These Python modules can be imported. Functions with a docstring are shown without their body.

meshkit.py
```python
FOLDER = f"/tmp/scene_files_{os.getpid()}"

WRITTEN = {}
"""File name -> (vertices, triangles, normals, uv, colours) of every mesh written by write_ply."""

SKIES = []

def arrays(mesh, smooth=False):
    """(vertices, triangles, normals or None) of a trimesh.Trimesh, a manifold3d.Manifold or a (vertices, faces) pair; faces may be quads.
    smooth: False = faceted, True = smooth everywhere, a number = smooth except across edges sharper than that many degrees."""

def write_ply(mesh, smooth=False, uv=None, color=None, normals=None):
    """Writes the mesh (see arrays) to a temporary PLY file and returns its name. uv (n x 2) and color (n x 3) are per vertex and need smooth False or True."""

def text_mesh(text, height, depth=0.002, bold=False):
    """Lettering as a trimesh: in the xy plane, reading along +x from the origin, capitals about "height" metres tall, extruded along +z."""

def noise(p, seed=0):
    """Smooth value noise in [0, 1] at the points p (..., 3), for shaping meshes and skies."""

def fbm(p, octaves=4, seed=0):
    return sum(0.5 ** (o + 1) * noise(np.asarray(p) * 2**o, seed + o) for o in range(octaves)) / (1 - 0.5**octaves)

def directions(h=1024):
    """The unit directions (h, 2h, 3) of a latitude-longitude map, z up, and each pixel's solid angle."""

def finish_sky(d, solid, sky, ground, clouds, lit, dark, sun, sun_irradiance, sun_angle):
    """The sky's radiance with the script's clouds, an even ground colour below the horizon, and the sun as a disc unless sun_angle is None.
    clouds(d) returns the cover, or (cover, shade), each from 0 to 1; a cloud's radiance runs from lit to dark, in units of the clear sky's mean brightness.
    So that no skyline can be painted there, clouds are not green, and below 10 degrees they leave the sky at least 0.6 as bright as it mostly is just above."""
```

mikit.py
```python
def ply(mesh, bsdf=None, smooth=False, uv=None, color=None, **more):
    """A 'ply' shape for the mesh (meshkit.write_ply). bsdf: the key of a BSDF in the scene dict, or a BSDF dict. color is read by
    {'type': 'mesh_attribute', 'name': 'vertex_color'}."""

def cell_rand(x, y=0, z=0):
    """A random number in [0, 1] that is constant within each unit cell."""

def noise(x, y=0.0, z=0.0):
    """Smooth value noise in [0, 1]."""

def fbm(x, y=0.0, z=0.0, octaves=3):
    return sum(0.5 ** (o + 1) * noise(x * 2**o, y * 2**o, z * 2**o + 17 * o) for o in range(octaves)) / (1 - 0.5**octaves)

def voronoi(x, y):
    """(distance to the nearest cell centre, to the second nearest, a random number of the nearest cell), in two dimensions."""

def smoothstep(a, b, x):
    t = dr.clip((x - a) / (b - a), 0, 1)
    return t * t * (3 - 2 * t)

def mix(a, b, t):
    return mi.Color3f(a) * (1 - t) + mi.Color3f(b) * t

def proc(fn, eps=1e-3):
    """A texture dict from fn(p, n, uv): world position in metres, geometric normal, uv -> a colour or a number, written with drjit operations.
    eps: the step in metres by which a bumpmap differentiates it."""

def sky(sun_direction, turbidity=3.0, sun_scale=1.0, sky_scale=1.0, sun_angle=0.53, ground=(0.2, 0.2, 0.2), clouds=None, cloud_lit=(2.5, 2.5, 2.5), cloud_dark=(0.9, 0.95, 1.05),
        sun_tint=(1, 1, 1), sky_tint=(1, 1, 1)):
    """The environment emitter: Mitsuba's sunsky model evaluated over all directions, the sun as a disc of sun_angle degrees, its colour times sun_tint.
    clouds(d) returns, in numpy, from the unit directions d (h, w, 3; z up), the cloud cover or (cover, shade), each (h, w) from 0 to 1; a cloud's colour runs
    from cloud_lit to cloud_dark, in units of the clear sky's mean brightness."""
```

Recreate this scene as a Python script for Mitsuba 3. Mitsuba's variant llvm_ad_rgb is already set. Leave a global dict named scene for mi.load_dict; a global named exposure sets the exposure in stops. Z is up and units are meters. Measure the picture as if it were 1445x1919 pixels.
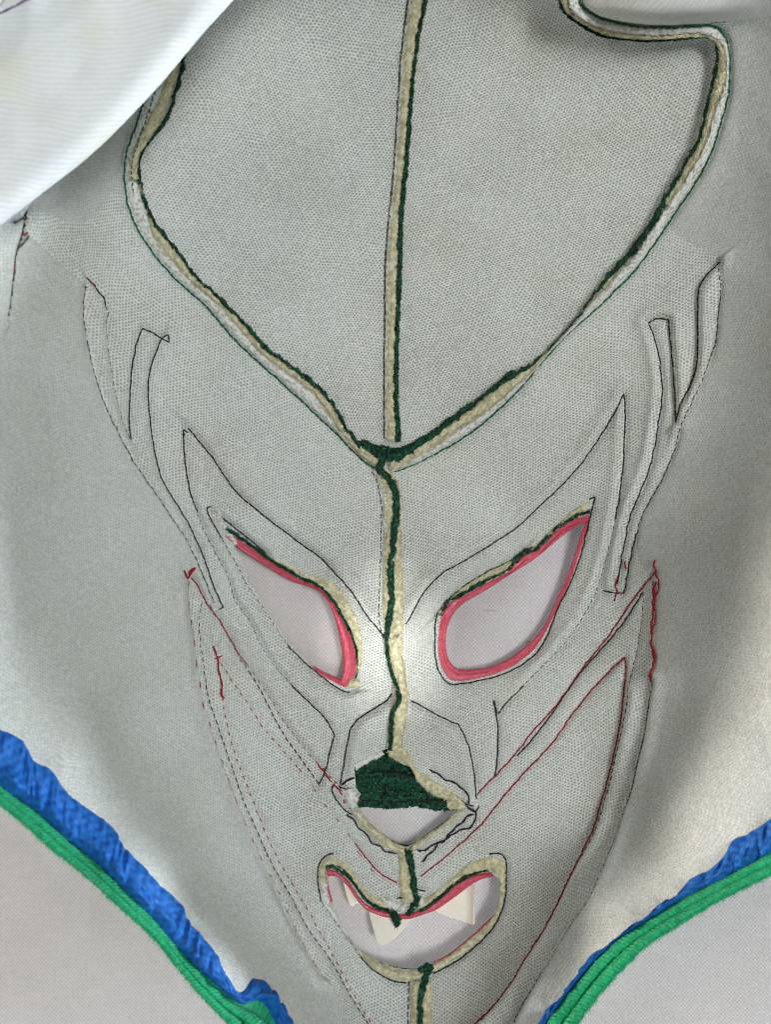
import math, random
import numpy as np, trimesh, mitsuba as mi, drjit as dr, mikit, meshkit
from mikit import proc, noise, fbm, smoothstep, mix, cell_rand
from scipy.interpolate import RectBivariateSpline, RegularGridInterpolator, CubicSpline
from scipy.spatial import cKDTree
from scipy.spatial import Delaunay
import shapely, shapely.geometry as sg

T = mi.ScalarTransform4f
scene, labels = {}, {}
rng = np.random.default_rng(7)

# ------------------------------------------------------------------ camera, lights, exposure
scene['camera'] = {'type': 'thinlens', 'fov': 66.1, 'fov_axis': 'y', 'aperture_radius': 0.0013, 'focus_distance': 0.272,
                   'near_clip': 0.01, 'far_clip': 20.0,
                   'to_world': T().look_at(origin=[0, 0, 0.28], target=[0, 0, 0], up=[0, 1, 0])}
exposure = 0.04

def window(name, az, el, dist, w, h, rgb, label):
    """A bright window: a real pane of light standing at a distance from the mask."""
    a, e = math.radians(az), math.radians(el)
    o = [dist * math.cos(e) * math.cos(a), dist * math.cos(e) * math.sin(a), dist * math.sin(e)]
    scene[name] = {'type': 'rectangle', 'to_world': T().look_at(origin=o, target=[0, 0, 0.02], up=[0, 0, 1]).scale([w / 2, h / 2, 1]),
                   'emitter': {'type': 'area', 'radiance': {'type': 'rgb', 'value': rgb}}}
    labels[name] = {'label': label, 'category': 'window', 'kind': 'structure'}

window('window', 4, 67, 1.8, 0.56, 0.50, [20.6, 21.3, 20.9], 'bright skylight high up to the right of the mask')
window('window_001', -12, 5.6, 1.6, 0.5, 0.14, [132.0, 148.0, 162.0], 'low cool daylight window to the right of the mask')
window('window_002', 193, 4.6, 1.6, 0.5, 0.20, [114.0, 104.0, 90.0], 'low warm daylight window to the left of the mask')
window('window_003', 176, 42, 1.8, 0.5, 0.5, [4.6, 4.1, 3.4], 'warm daylight window higher up to the left of the mask')
scene['room_light'] = {'type': 'constant', 'radiance': {'type': 'rgb', 'value': [0.155, 0.16, 0.15]}}
# a narrow beam of sun that falls through a gap onto the bridge of the nose
scene['sun_beam'] = {'type': 'spot', 'to_world': T().look_at(origin=[0.16, -0.90, 1.20], target=[0.000, -0.046, 0.007], up=[0, 1, 0]),
                     'intensity': {'type': 'rgb', 'value': [7.6, 7.5, 7.1]}, 'cutoff_angle': 1.04, 'beam_width': 0.15}

# ------------------------------------------------------------------ the shape of the mask
# The mask lies opened with its face down. Its pattern is drawn in pattern units (about 0.19 mm each); NET gives, every 50 units, where the
# cloth of the lining stands in space (tenths of a millimetre), like a form that the flat pattern is stretched over.
NET = """-1021 1338 1170;-989 1372 1129;-955 1404 1089;-917 1436 1050;-877 1468 1012;-833 1499 974;-787 1530 936;-738 1559 900;-686 1588 865;-631 1616 831;-574 1642 799;-514 1668 767;-452 1694 736;-387 1718 707;-320 1738 683;-250 1752 665;-178 1761 654;-106 1765 650;-33 1763 652;40 1756 660;112 1747 672;183 1734 688;252 1717 708;319 1698 731;385 1679 754;451 1665 771;516 1654 785;581 1642 799;644 1632 811;709 1625 820;773 1620 827;838 1615 832;901 1609 839;962 1599 852;1018 1583 871;1068 1561 898;1111 1531 935;1146 1495 979
-1040 1307 1139;-1009 1341 1096;-975 1374 1054;-937 1407 1012;-897 1439 971;-853 1471 930;-807 1503 890;-757 1534 850;-705 1564 812;-649 1593 776;-590 1620 741;-529 1648 706;-466 1676 670;-400 1702 637;-331 1723 610;-259 1740 589;-185 1750 576;-110 1754 571;-34 1753 572;41 1748 578;116 1740 589;190 1728 603;262 1713 623;333 1695 646;401 1676 670;469 1661 689;536 1647 707;602 1633 724;668 1621 740;733 1611 752;800 1607 758;868 1603 762;934 1598 769;996 1588 782;1054 1572 802;1106 1549 831;1149 1518 870;1184 1480 919
-1058 1272 1110;-1028 1307 1064;-994 1341 1019;-957 1374 975;-916 1407 931;-873 1441 886;-827 1474 842;-777 1506 800;-724 1537 759;-667 1566 720;-607 1595 681;-545 1624 643;-481 1654 604;-413 1681 567;-342 1704 536;-268 1722 513;-191 1732 499;-114 1737 493;-35 1737 492;43 1734 497;121 1728 505;198 1719 516;273 1707 532;347 1692 552;419 1675 575;489 1658 598;558 1640 622;625 1622 646;692 1607 666;759 1596 680;828 1591 687;898 1588 691;966 1582 698;1031 1572 711;1090 1556 733;1143 1532 765;1186 1500 808;1220 1459 862
-1075 1235 1082;-1046 1271 1033;-1013 1305 984;-977 1339 937;-936 1373 890;-894 1408 842;-847 1442 794;-797 1475 749;-743 1506 706;-685 1536 664;-624 1565 623;-561 1595 581;-495 1626 539;-426 1655 499;-353 1679 464;-276 1697 440;-197 1707 425;-117 1712 418;-36 1713 417;44 1712 419;125 1708 424;205 1703 432;284 1695 443;362 1684 457;437 1669 478;510 1650 506;580 1627 537;648 1606 567;715 1587 592;784 1576 609;856 1570 617;928 1567 621;998 1561 628;1064 1550 644;1124 1532 669;1176 1506 705;1219 1472 752;1251 1429 813
-1092 1195 1055;-1064 1232 1002;-1032 1267 950;-997 1302 899;-957 1337 848;-914 1373 796;-868 1407 746;-817 1440 698;-761 1471 653;-702 1500 610;-640 1529 567;-575 1559 524;-508 1590 479;-437 1620 436;-363 1645 398;-284 1663 372;-203 1672 359;-120 1677 352;-37 1679 349;46 1679 350;129 1677 352;212 1675 355;294 1671 361;375 1665 369;454 1653 387;529 1632 418;600 1606 456;669 1581 493;738 1560 523;808 1547 542;882 1542 550;957 1539 553;1029 1534 561;1096 1520 581;1154 1498 613;1203 1468 657;1244 1431 711;1274 1387 776
-1108 1152 1030;-1082 1189 973;-1051 1226 917;-1016 1262 861;-978 1298 806;-935 1334 751;-888 1369 698;-836 1402 647;-780 1432 601;-719 1460 558;-655 1487 517;-588 1515 473;-519 1545 428;-447 1574 382;-371 1600 342;-291 1617 316;-208 1625 304;-123 1630 297;-38 1632 294;47 1633 292;132 1633 292;217 1633 292;302 1632 294;386 1629 298;469 1621 311;546 1598 345;618 1572 386;689 1546 426;758 1524 459;830 1510 481;907 1507 485;985 1506 487;1058 1498 499;1123 1481 525;1178 1454 567;1224 1419 620;1261 1379 682;1290 1334 751
-1122 1106 1007;-1097 1144 947;-1068 1181 886;-1035 1218 826;-997 1255 767;-955 1291 708;-908 1326 651;-856 1359 598;-798 1389 550;-735 1414 508;-668 1438 470;-599 1463 429;-529 1491 384;-455 1518 340;-377 1541 303;-295 1557 278;-211 1565 264;-125 1570 256;-39 1573 251;48 1575 249;134 1576 247;221 1576 246;308 1576 246;394 1573 250;477 1565 264;557 1547 293;633 1525 330;706 1502 366;778 1483 398;853 1470 418;932 1468 422;1011 1465 426;1082 1452 447;1144 1430 483;1196 1399 534;1238 1361 594;1273 1319 662;1299 1274 736
-1134 1057 988;-1111 1095 923;-1083 1132 859;-1051 1169 795;-1014 1206 732;-973 1243 668;-926 1279 607;-874 1312 550;-815 1341 500;-751 1366 458;-681 1386 423;-610 1408 386;-537 1432 345;-461 1454 306;-381 1473 274;-298 1487 251;-213 1495 236;-127 1500 227;-39 1504 222;48 1506 218;136 1507 216;224 1508 215;311 1507 216;398 1504 222;483 1496 235;565 1482 258;644 1466 287;720 1449 316;797 1434 341;874 1424 358;954 1420 366;1032 1413 376;1100 1395 408;1158 1368 454;1207 1334 512;1247 1295 580;1278 1252 653;1303 1207 730
-1144 1004 972;-1123 1042 904;-1096 1079 836;-1065 1116 769;-1029 1153 702;-989 1190 634;-943 1226 567;-892 1261 505;-833 1291 450;-768 1315 406;-696 1334 371;-622 1352 339;-546 1370 306;-467 1386 276;-385 1400 251;-301 1411 232;-215 1418 218;-127 1423 209;-40 1426 203;49 1428 200;137 1430 198;225 1430 197;313 1428 200;400 1425 206;486 1419 217;570 1409 235;652 1397 256;732 1385 278;811 1375 298;890 1366 313;969 1358 327;1044 1347 348;1110 1326 385;1166 1298 437;1213 1263 501;1250 1223 574;1279 1180 652;1301 1136 732
-1151 948 961;-1131 984 890;-1105 1020 820;-1075 1057 750;-1040 1093 678;-1001 1131 606;-958 1168 533;-908 1204 463;-850 1236 401;-785 1261 353;-711 1279 319;-634 1292 293;-554 1304 270;-472 1314 250;-388 1323 232;-302 1331 218;-216 1337 206;-128 1341 198;-40 1344 192;49 1346 189;137 1347 187;226 1346 188;314 1345 191;402 1341 198;488 1336 208;573 1330 220;657 1322 235;740 1314 251;821 1306 267;901 1297 283;979 1287 303;1051 1272 331;1116 1251 373;1170 1221 430;1214 1186 499;1249 1146 576;1276 1104 657;1296 1062 740
-1154 888 957;-1135 923 883;-1110 958 811;-1081 993 738;-1047 1029 663;-1010 1066 587;-968 1104 508;-921 1142 428;-866 1176 357;-800 1202 304;-725 1217 272;-644 1226 253;-560 1233 240;-475 1238 229;-390 1243 218;-303 1248 208;-216 1252 199;-128 1256 191;-40 1258 186;49 1260 183;138 1260 182;226 1260 184;315 1258 188;402 1254 195;489 1250 204;575 1246 212;661 1241 221;745 1236 233;828 1230 246;908 1221 263;985 1210 287;1056 1194 321;1118 1171 367;1171 1142 428;1213 1107 500;1246 1068 581;1271 1028 666;1290 987 751
-1154 825 956;-1136 859 881;-1113 892 806;-1084 926 731;-1051 960 656;-1014 995 577;-974 1032 494;-930 1071 406;-878 1108 324;-813 1134 265;-735 1147 237;-651 1153 224;-565 1156 217;-478 1158 213;-391 1160 208;-304 1163 201;-217 1167 192;-129 1170 185;-40 1172 181;49 1173 180;138 1173 179;227 1172 181;315 1170 187;402 1166 195;489 1163 202;576 1160 207;663 1158 212;748 1155 220;832 1149 232;913 1141 250;989 1129 276;1059 1113 314;1120 1090 364;1171 1062 428;1211 1028 504;1242 990 588;1266 952 674;1284 913 760
-1153 762 958;-1136 794 881;-1114 825 804;-1086 857 728;-1053 888 653;-1015 920 575;-975 955 492;-932 992 400;-882 1029 313;-817 1054 251;-739 1067 221;-655 1072 207;-569 1075 202;-481 1075 201;-393 1075 200;-305 1078 193;-217 1082 185;-129 1084 179;-40 1086 175;49 1086 174;138 1086 174;227 1085 177;315 1082 183;403 1079 192;490 1075 200;577 1075 202;665 1074 204;751 1071 210;835 1066 222;916 1058 241;992 1047 269;1060 1030 310;1120 1008 364;1170 980 430;1210 948 507;1240 914 591;1264 878 678;1281 842 764
-1150 698 962;-1135 728 882;-1115 758 803;-1088 788 725;-1055 817 648;-1016 846 573;-974 876 494;-932 910 402;-880 943 317;-816 966 255;-740 980 218;-657 987 200;-571 990 192;-483 991 189;-394 992 187;-306 994 182;-218 996 175;-129 999 170;-40 1000 166;49 1000 165;138 1000 167;228 998 170;316 996 176;404 993 183;492 991 189;580 990 192;667 989 195;754 987 201;838 982 213;919 974 234;993 962 265;1061 946 308;1120 925 364;1169 899 432;1208 870 509;1239 838 593;1262 805 680;1280 772 766
-1148 634 967;-1135 663 883;-1116 692 800;-1091 720 718;-1060 747 639;-1022 774 561;-980 802 481;-934 831 397;-880 858 319;-814 878 260;-739 892 221;-658 899 198;-572 904 186;-485 906 180;-396 908 175;-308 909 170;-219 911 164;-130 913 159;-40 914 156;49 914 155;139 914 157;228 913 161;317 911 166;406 909 171;494 907 176;582 906 179;670 905 183;757 902 191;841 897 205;921 889 228;995 878 261;1062 862 307;1120 842 365;1168 818 434;1207 791 512;1238 762 595;1261 732 682;1280 703 767
-1144 570 972;-1134 597 884;-1119 625 795;-1097 652 708;-1067 678 624;-1030 704 543;-987 729 463;-938 753 385;-881 775 315;-814 792 260;-739 804 222;-658 811 198;-573 816 182;-486 820 172;-398 822 164;-309 824 158;-220 826 152;-131 827 147;-41 828 144;50 828 144;140 828 146;229 826 149;319 825 154;408 824 159;497 822 163;585 821 166;673 820 171;760 817 181;843 812 197;923 804 221;996 793 257;1062 778 305;1119 759 365;1167 737 436;1206 713 514;1236 686 599;1260 660 685;1278 633 770
-1141 506 977;-1134 532 884;-1122 559 790;-1102 584 697;-1074 609 609;-1038 632 525;-995 654 445;-944 675 370;-885 693 305;-816 707 255;-740 717 220;-658 724 196;-574 729 177;-487 732 164;-399 735 155;-311 737 147;-221 739 141;-131 740 135;-41 741 132;50 741 132;140 741 134;230 740 138;320 738 142;410 737 147;499 736 151;588 735 155;676 733 161;763 731 171;846 726 189;925 718 216;998 708 254;1063 694 304;1119 676 366;1166 656 438;1204 634 519;1233 610 604;1256 586 690;1274 563 775
-1138 443 982;-1134 467 885;-1124 491 786;-1106 515 689;-1081 538 596;-1045 559 510;-1001 578 430;-950 596 356;-889 612 292;-819 623 246;-741 631 214;-660 637 190;-575 641 171;-489 645 156;-401 647 146;-312 650 137;-222 651 130;-132 653 125;-41 654 121;50 654 120;141 653 123;231 652 127;321 651 132;411 650 136;501 649 140;590 648 145;678 646 152;765 643 163;848 638 183;927 631 212;999 622 252;1063 609 304;1118 593 368;1164 575 442;1200 555 525;1228 534 612;1251 512 699;1269 492 784
-1135 381 986;-1132 402 888;-1124 423 787;-1108 444 687;-1083 464 591;-1049 483 501;-1006 500 419;-954 516 344;-893 529 282;-822 539 236;-744 545 203;-663 551 179;-578 554 160;-491 557 147;-402 559 137;-313 561 128;-223 563 121;-132 564 115;-41 565 112;50 565 112;141 564 114;232 563 118;322 562 123;413 561 127;502 560 131;592 559 136;680 558 144;766 555 158;849 550 180;927 544 212;998 535 254;1061 523 308;1116 510 372;1161 494 447;1195 476 534;1221 457 625;1243 438 713;1261 421 796
-1133 319 991;-1129 336 892;-1121 354 791;-1107 372 689;-1084 389 590;-1051 406 497;-1009 421 411;-957 434 335;-896 445 272;-826 454 224;-749 460 189;-666 464 164;-581 467 147;-493 469 136;-404 471 126;-314 472 118;-224 473 111;-133 474 107;-41 475 104;50 475 104;142 474 106;233 474 109;324 473 114;414 472 119;504 471 124;594 470 129;682 469 139;768 466 154;849 462 179;926 455 214;996 447 260;1058 438 315;1112 426 380;1157 413 457;1188 397 548;1212 380 642;1233 365 729;1252 350 811
-1129 256 996;-1126 270 899;-1118 285 797;-1104 299 693;-1083 314 592;-1052 328 496;-1011 340 407;-960 351 328;-900 361 262;-830 368 211;-753 373 174;-670 377 150;-584 379 133;-495 381 122;-406 382 114;-315 383 107;-224 384 102;-133 384 98;-41 384 97;50 384 96;142 384 97;234 384 100;325 383 104;415 383 109;506 382 115;595 381 123;683 379 134;768 376 152;849 373 179;924 367 218;993 360 267;1053 352 327;1105 342 396;1147 330 476;1179 318 566;1202 304 659;1222 292 747;1240 280 830
-1125 194 1003;-1121 205 907;-1114 216 804;-1101 227 700;-1081 239 596;-1051 249 496;-1012 259 404;-963 268 322;-903 276 253;-834 281 200;-756 286 162;-673 288 137;-586 290 120;-498 291 109;-408 292 101;-317 293 95;-225 293 91;-133 293 89;-41 293 89;51 293 88;143 293 89;234 293 90;326 293 93;417 292 98;507 292 106;596 290 116;684 289 131;769 287 151;849 284 180;922 279 223;989 273 277;1047 266 341;1096 258 415;1136 249 498;1167 239 588;1190 229 680;1210 220 768;1226 211 852
-1120 133 1011;-1116 140 915;-1109 148 813;-1097 156 707;-1078 163 601;-1050 171 499;-1012 178 403;-964 184 319;-905 190 248;-836 194 194;-759 197 154;-676 199 127;-589 200 109;-500 201 97;-409 201 89;-318 202 84;-226 202 81;-134 202 80;-42 202 80;51 202 80;143 202 79;235 202 80;327 202 82;419 202 87;509 201 95;598 200 109;685 199 127;769 197 151;848 194 184;920 191 230;984 187 288;1040 181 357;1087 176 436;1124 169 522;1154 163 613;1177 156 704;1195 149 793;1211 143 876
-1115 72 1018;-1111 76 924;-1104 80 822;-1093 84 715;-1075 89 607;-1049 93 502;-1012 97 404;-965 100 317;-906 103 246;-837 105 190;-760 107 148;-677 108 120;-591 109 101;-502 110 87;-411 110 79;-319 110 73;-227 110 70;-134 110 70;-42 110 70;51 110 69;144 110 69;236 110 69;329 110 71;421 110 74;512 110 82;601 109 97;687 108 120;770 107 146;847 106 185;918 104 236;980 101 299;1033 98 373;1077 95 457;1113 91 546;1140 87 639;1162 84 731;1179 80 819;1194 77 902
-1112 11 1023;-1107 12 930;-1100 13 829;-1089 13 722;-1072 14 613;-1046 15 507;-1011 15 406;-965 16 317;-906 16 244;-838 17 188;-761 17 144;-679 17 114;-592 17 93;-503 18 79;-412 18 69;-320 18 63;-228 18 60;-135 18 60;-42 18 60;51 18 60;144 18 59;237 18 59;330 18 60;423 18 61;515 18 67;605 18 78;691 17 101;773 17 135;849 17 181;917 17 239;977 16 308;1027 16 388;1068 15 476;1101 14 569;1127 14 664;1147 13 758;1163 13 846;1178 12 928
-1113 -49 1021;-1107 -51 931;-1099 -54 831;-1087 -57 726;-1069 -60 619;-1043 -63 514;-1009 -66 412;-964 -68 320;-905 -70 246;-838 -72 188;-762 -73 141;-680 -74 109;-594 -75 87;-505 -75 72;-414 -75 60;-321 -75 54;-228 -76 52;-135 -76 51;-42 -76 51;51 -76 51;145 -76 51;238 -76 51;331 -76 51;424 -76 51;517 -76 52;609 -75 60;696 -75 81;777 -74 121;851 -72 175;916 -70 240;974 -68 315;1022 -66 401;1060 -63 494;1091 -61 591;1114 -58 689;1132 -55 783;1148 -53 872;1163 -51 952
-1122 -110 1008;-1113 -115 921;-1102 -121 826;-1087 -127 726;-1067 -134 623;-1039 -140 522;-1004 -146 424;-959 -152 333;-902 -156 255;-836 -160 192;-762 -163 141;-681 -165 105;-595 -167 80;-506 -168 62;-415 -169 51;-322 -169 47;-229 -169 45;-136 -169 44;-42 -169 44;51 -169 45;145 -169 45;238 -169 46;332 -169 46;425 -169 45;519 -169 44;611 -169 49;699 -168 71;780 -165 111;852 -162 169;916 -157 240;971 -152 321;1017 -147 412;1053 -141 509;1081 -135 610;1103 -128 710;1120 -123 805;1136 -117 893;1151 -112 972
-1145 -174 971;-1129 -182 893;-1111 -190 809;-1092 -199 717;-1067 -208 623;-1036 -216 531;-997 -225 439;-952 -234 349;-898 -241 267;-834 -248 200;-761 -253 146;-681 -257 105;-596 -260 76;-508 -262 54;-416 -263 45;-323 -263 43;-229 -263 42;-136 -263 42;-42 -263 42;51 -263 42;145 -263 42;239 -263 42;332 -263 44;425 -263 45;519 -263 42;612 -263 46;700 -261 68;781 -257 108;853 -251 167;915 -244 242;969 -236 328;1013 -227 422;1048 -217 521;1074 -207 624;1095 -198 725;1113 -189 819;1129 -181 904;1144 -173 982
-1185 -245 907;-1158 -253 845;-1130 -262 776;-1101 -271 701;-1069 -282 621;-1032 -292 538;-992 -304 452;-946 -315 365;-892 -325 283;-829 -334 214;-758 -342 155;-680 -348 110;-596 -352 78;-507 -355 56;-416 -356 47;-323 -356 44;-229 -357 42;-136 -357 42;-42 -357 42;51 -357 42;145 -357 42;239 -357 42;332 -357 42;426 -356 43;519 -356 42;611 -356 49;699 -353 71;780 -348 111;852 -340 170;913 -330 249;965 -318 338;1008 -306 433;1043 -293 531;1069 -280 634;1090 -267 733;1111 -256 821;1130 -245 901;1149 -236 974
-1226 -320 842;-1187 -327 795;-1149 -336 742;-1110 -346 682;-1070 -356 618;-1028 -368 546;-986 -381 466;-939 -395 382;-886 -408 301;-824 -419 230;-755 -429 168;-677 -437 120;-594 -443 86;-506 -446 64;-415 -448 52;-322 -449 46;-229 -450 42;-136 -450 42;-42 -450 42;51 -450 42;145 -450 42;239 -450 42;332 -450 42;426 -450 42;519 -450 44;610 -448 56;697 -444 81;777 -437 123;847 -427 184;909 -414 262;960 -400 351;1003 -384 445;1038 -368 542;1067 -353 638;1092 -338 729;1117 -325 812;1139 -312 887;1161 -301 955
-1250 -394 804;-1208 -402 760;-1163 -411 716;-1117 -420 669;-1069 -430 619;-1021 -441 562;-977 -456 487;-931 -472 404;-878 -488 323;-819 -503 246;-751 -516 182;-675 -526 131;-592 -533 96;-504 -537 74;-414 -540 60;-322 -542 51;-229 -543 46;-136 -543 44;-42 -543 44;51 -543 44;145 -543 44;238 -543 44;332 -543 46;425 -542 48;517 -541 54;607 -538 69;693 -533 96;772 -524 140;842 -512 203;903 -497 279;953 -480 367;996 -461 461;1033 -443 554;1066 -426 640;1097 -410 721;1126 -395 795;1152 -381 865;1176 -368 931
-1258 -464 790;-1217 -475 744;-1170 -484 703;-1120 -494 663;-1067 -503 623;-1012 -512 582;-965 -528 516;-917 -546 439;-868 -566 352;-813 -586 263;-747 -602 193;-672 -614 142;-589 -622 107;-502 -627 86;-412 -630 71;-321 -633 61;-228 -635 54;-135 -635 51;-42 -635 50;51 -635 50;145 -635 50;238 -635 52;330 -634 57;422 -632 64;514 -630 73;603 -627 87;688 -621 113;767 -611 158;836 -596 221;895 -578 298;945 -557 388;987 -535 483;1026 -515 569;1065 -498 643;1102 -483 711;1136 -467 778;1166 -452 842;1192 -438 906
-1258 -532 791;-1218 -545 743;-1171 -556 702;-1118 -565 666;-1062 -574 633;-1005 -583 598;-949 -595 554;-897 -612 490;-855 -639 387;-809 -668 277;-745 -689 200;-670 -702 151;-586 -710 120;-499 -715 100;-410 -719 86;-319 -723 73;-228 -725 63;-135 -727 58;-42 -727 56;51 -727 56;144 -727 58;237 -726 62;329 -723 71;419 -720 83;509 -717 95;598 -714 107;684 -708 129;762 -696 173;830 -678 240;887 -657 322;935 -632 414;974 -606 513;1016 -586 590;1064 -571 645;1107 -556 702;1144 -540 762;1177 -524 823;1205 -508 885
-1250 -597 802;-1213 -612 751;-1167 -625 709;-1114 -635 675;-1057 -645 644;-999 -654 610;-937 -663 581;-881 -678 532;-844 -712 419;-803 -749 296;-741 -773 215;-665 -787 168;-583 -796 137;-496 -802 118;-408 -807 100;-318 -812 83;-227 -816 70;-135 -818 62;-42 -819 60;51 -819 60;144 -818 62;236 -816 69;327 -813 81;417 -808 98;506 -803 115;595 -800 122;682 -795 139;759 -782 183;824 -760 258;876 -731 354;920 -702 453;960 -674 545;1008 -656 607;1063 -644 646;1110 -629 696;1150 -612 752;1184 -594 812;1213 -576 872
-1237 -658 823;-1203 -676 768;-1160 -692 722;-1107 -703 688;-1050 -713 658;-993 -724 624;-933 -735 592;-878 -752 540;-834 -783 449;-788 -818 344;-728 -845 260;-657 -865 202;-578 -879 158;-493 -888 131;-406 -895 110;-318 -903 87;-227 -908 71;-135 -911 62;-42 -912 59;51 -912 59;144 -911 62;236 -909 69;327 -905 82;417 -899 100;505 -893 117;594 -890 126;681 -885 142;758 -870 187;818 -840 275;862 -802 392;904 -768 494;950 -742 569;1004 -727 617;1060 -714 653;1109 -700 698;1150 -682 752;1184 -662 812;1212 -641 875
-1219 -714 853;-1187 -735 795;-1147 -754 745;-1096 -767 708;-1041 -779 676;-985 -792 641;-928 -806 604;-872 -823 555;-820 -849 486;-768 -879 404;-711 -910 319;-647 -939 240;-574 -962 176;-493 -978 133;-407 -989 104;-318 -997 82;-227 -1003 66;-135 -1006 58;-42 -1007 55;51 -1007 56;144 -1006 58;237 -1004 64;328 -1000 75;418 -994 91;507 -987 109;594 -980 129;678 -970 155;754 -953 201;811 -917 298;848 -869 432;890 -833 528;941 -811 589;999 -797 627;1056 -785 661;1104 -768 707;1144 -747 763;1176 -725 824;1202 -701 890
-1195 -765 891;-1166 -789 831;-1128 -810 778;-1083 -828 734;-1032 -844 695;-978 -859 656;-922 -875 617;-863 -891 577;-805 -910 530;-748 -935 468;-693 -968 383;-637 -1010 279;-571 -1046 189;-494 -1070 129;-408 -1084 95;-319 -1092 74;-228 -1098 60;-135 -1100 54;-42 -1101 52;51 -1101 52;144 -1101 53;237 -1100 56;329 -1096 65;420 -1089 82;507 -1079 107;590 -1064 144;668 -1045 193;738 -1019 256;794 -982 350;838 -938 459;884 -904 544;938 -882 598;995 -867 636;1050 -852 673;1096 -832 723;1133 -808 782;1163 -783 847;1187 -755 915
-1169 -812 932;-1142 -838 871;-1108 -863 814;-1068 -885 763;-1022 -906 716;-971 -925 673;-916 -942 633;-854 -956 601;-790 -969 571;-728 -986 531;-673 -1020 454;-627 -1079 318;-569 -1130 201;-493 -1158 135;-408 -1175 97;-319 -1186 72;-228 -1192 58;-135 -1195 51;-42 -1195 50;51 -1195 50;145 -1196 49;238 -1195 49;330 -1192 57;420 -1184 77;506 -1168 113;584 -1143 171;654 -1110 247;717 -1074 329;773 -1038 413;826 -1003 493;878 -974 559;934 -953 607;990 -936 647;1040 -916 692;1083 -892 747;1118 -865 809;1145 -836 877;1167 -806 946
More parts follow.
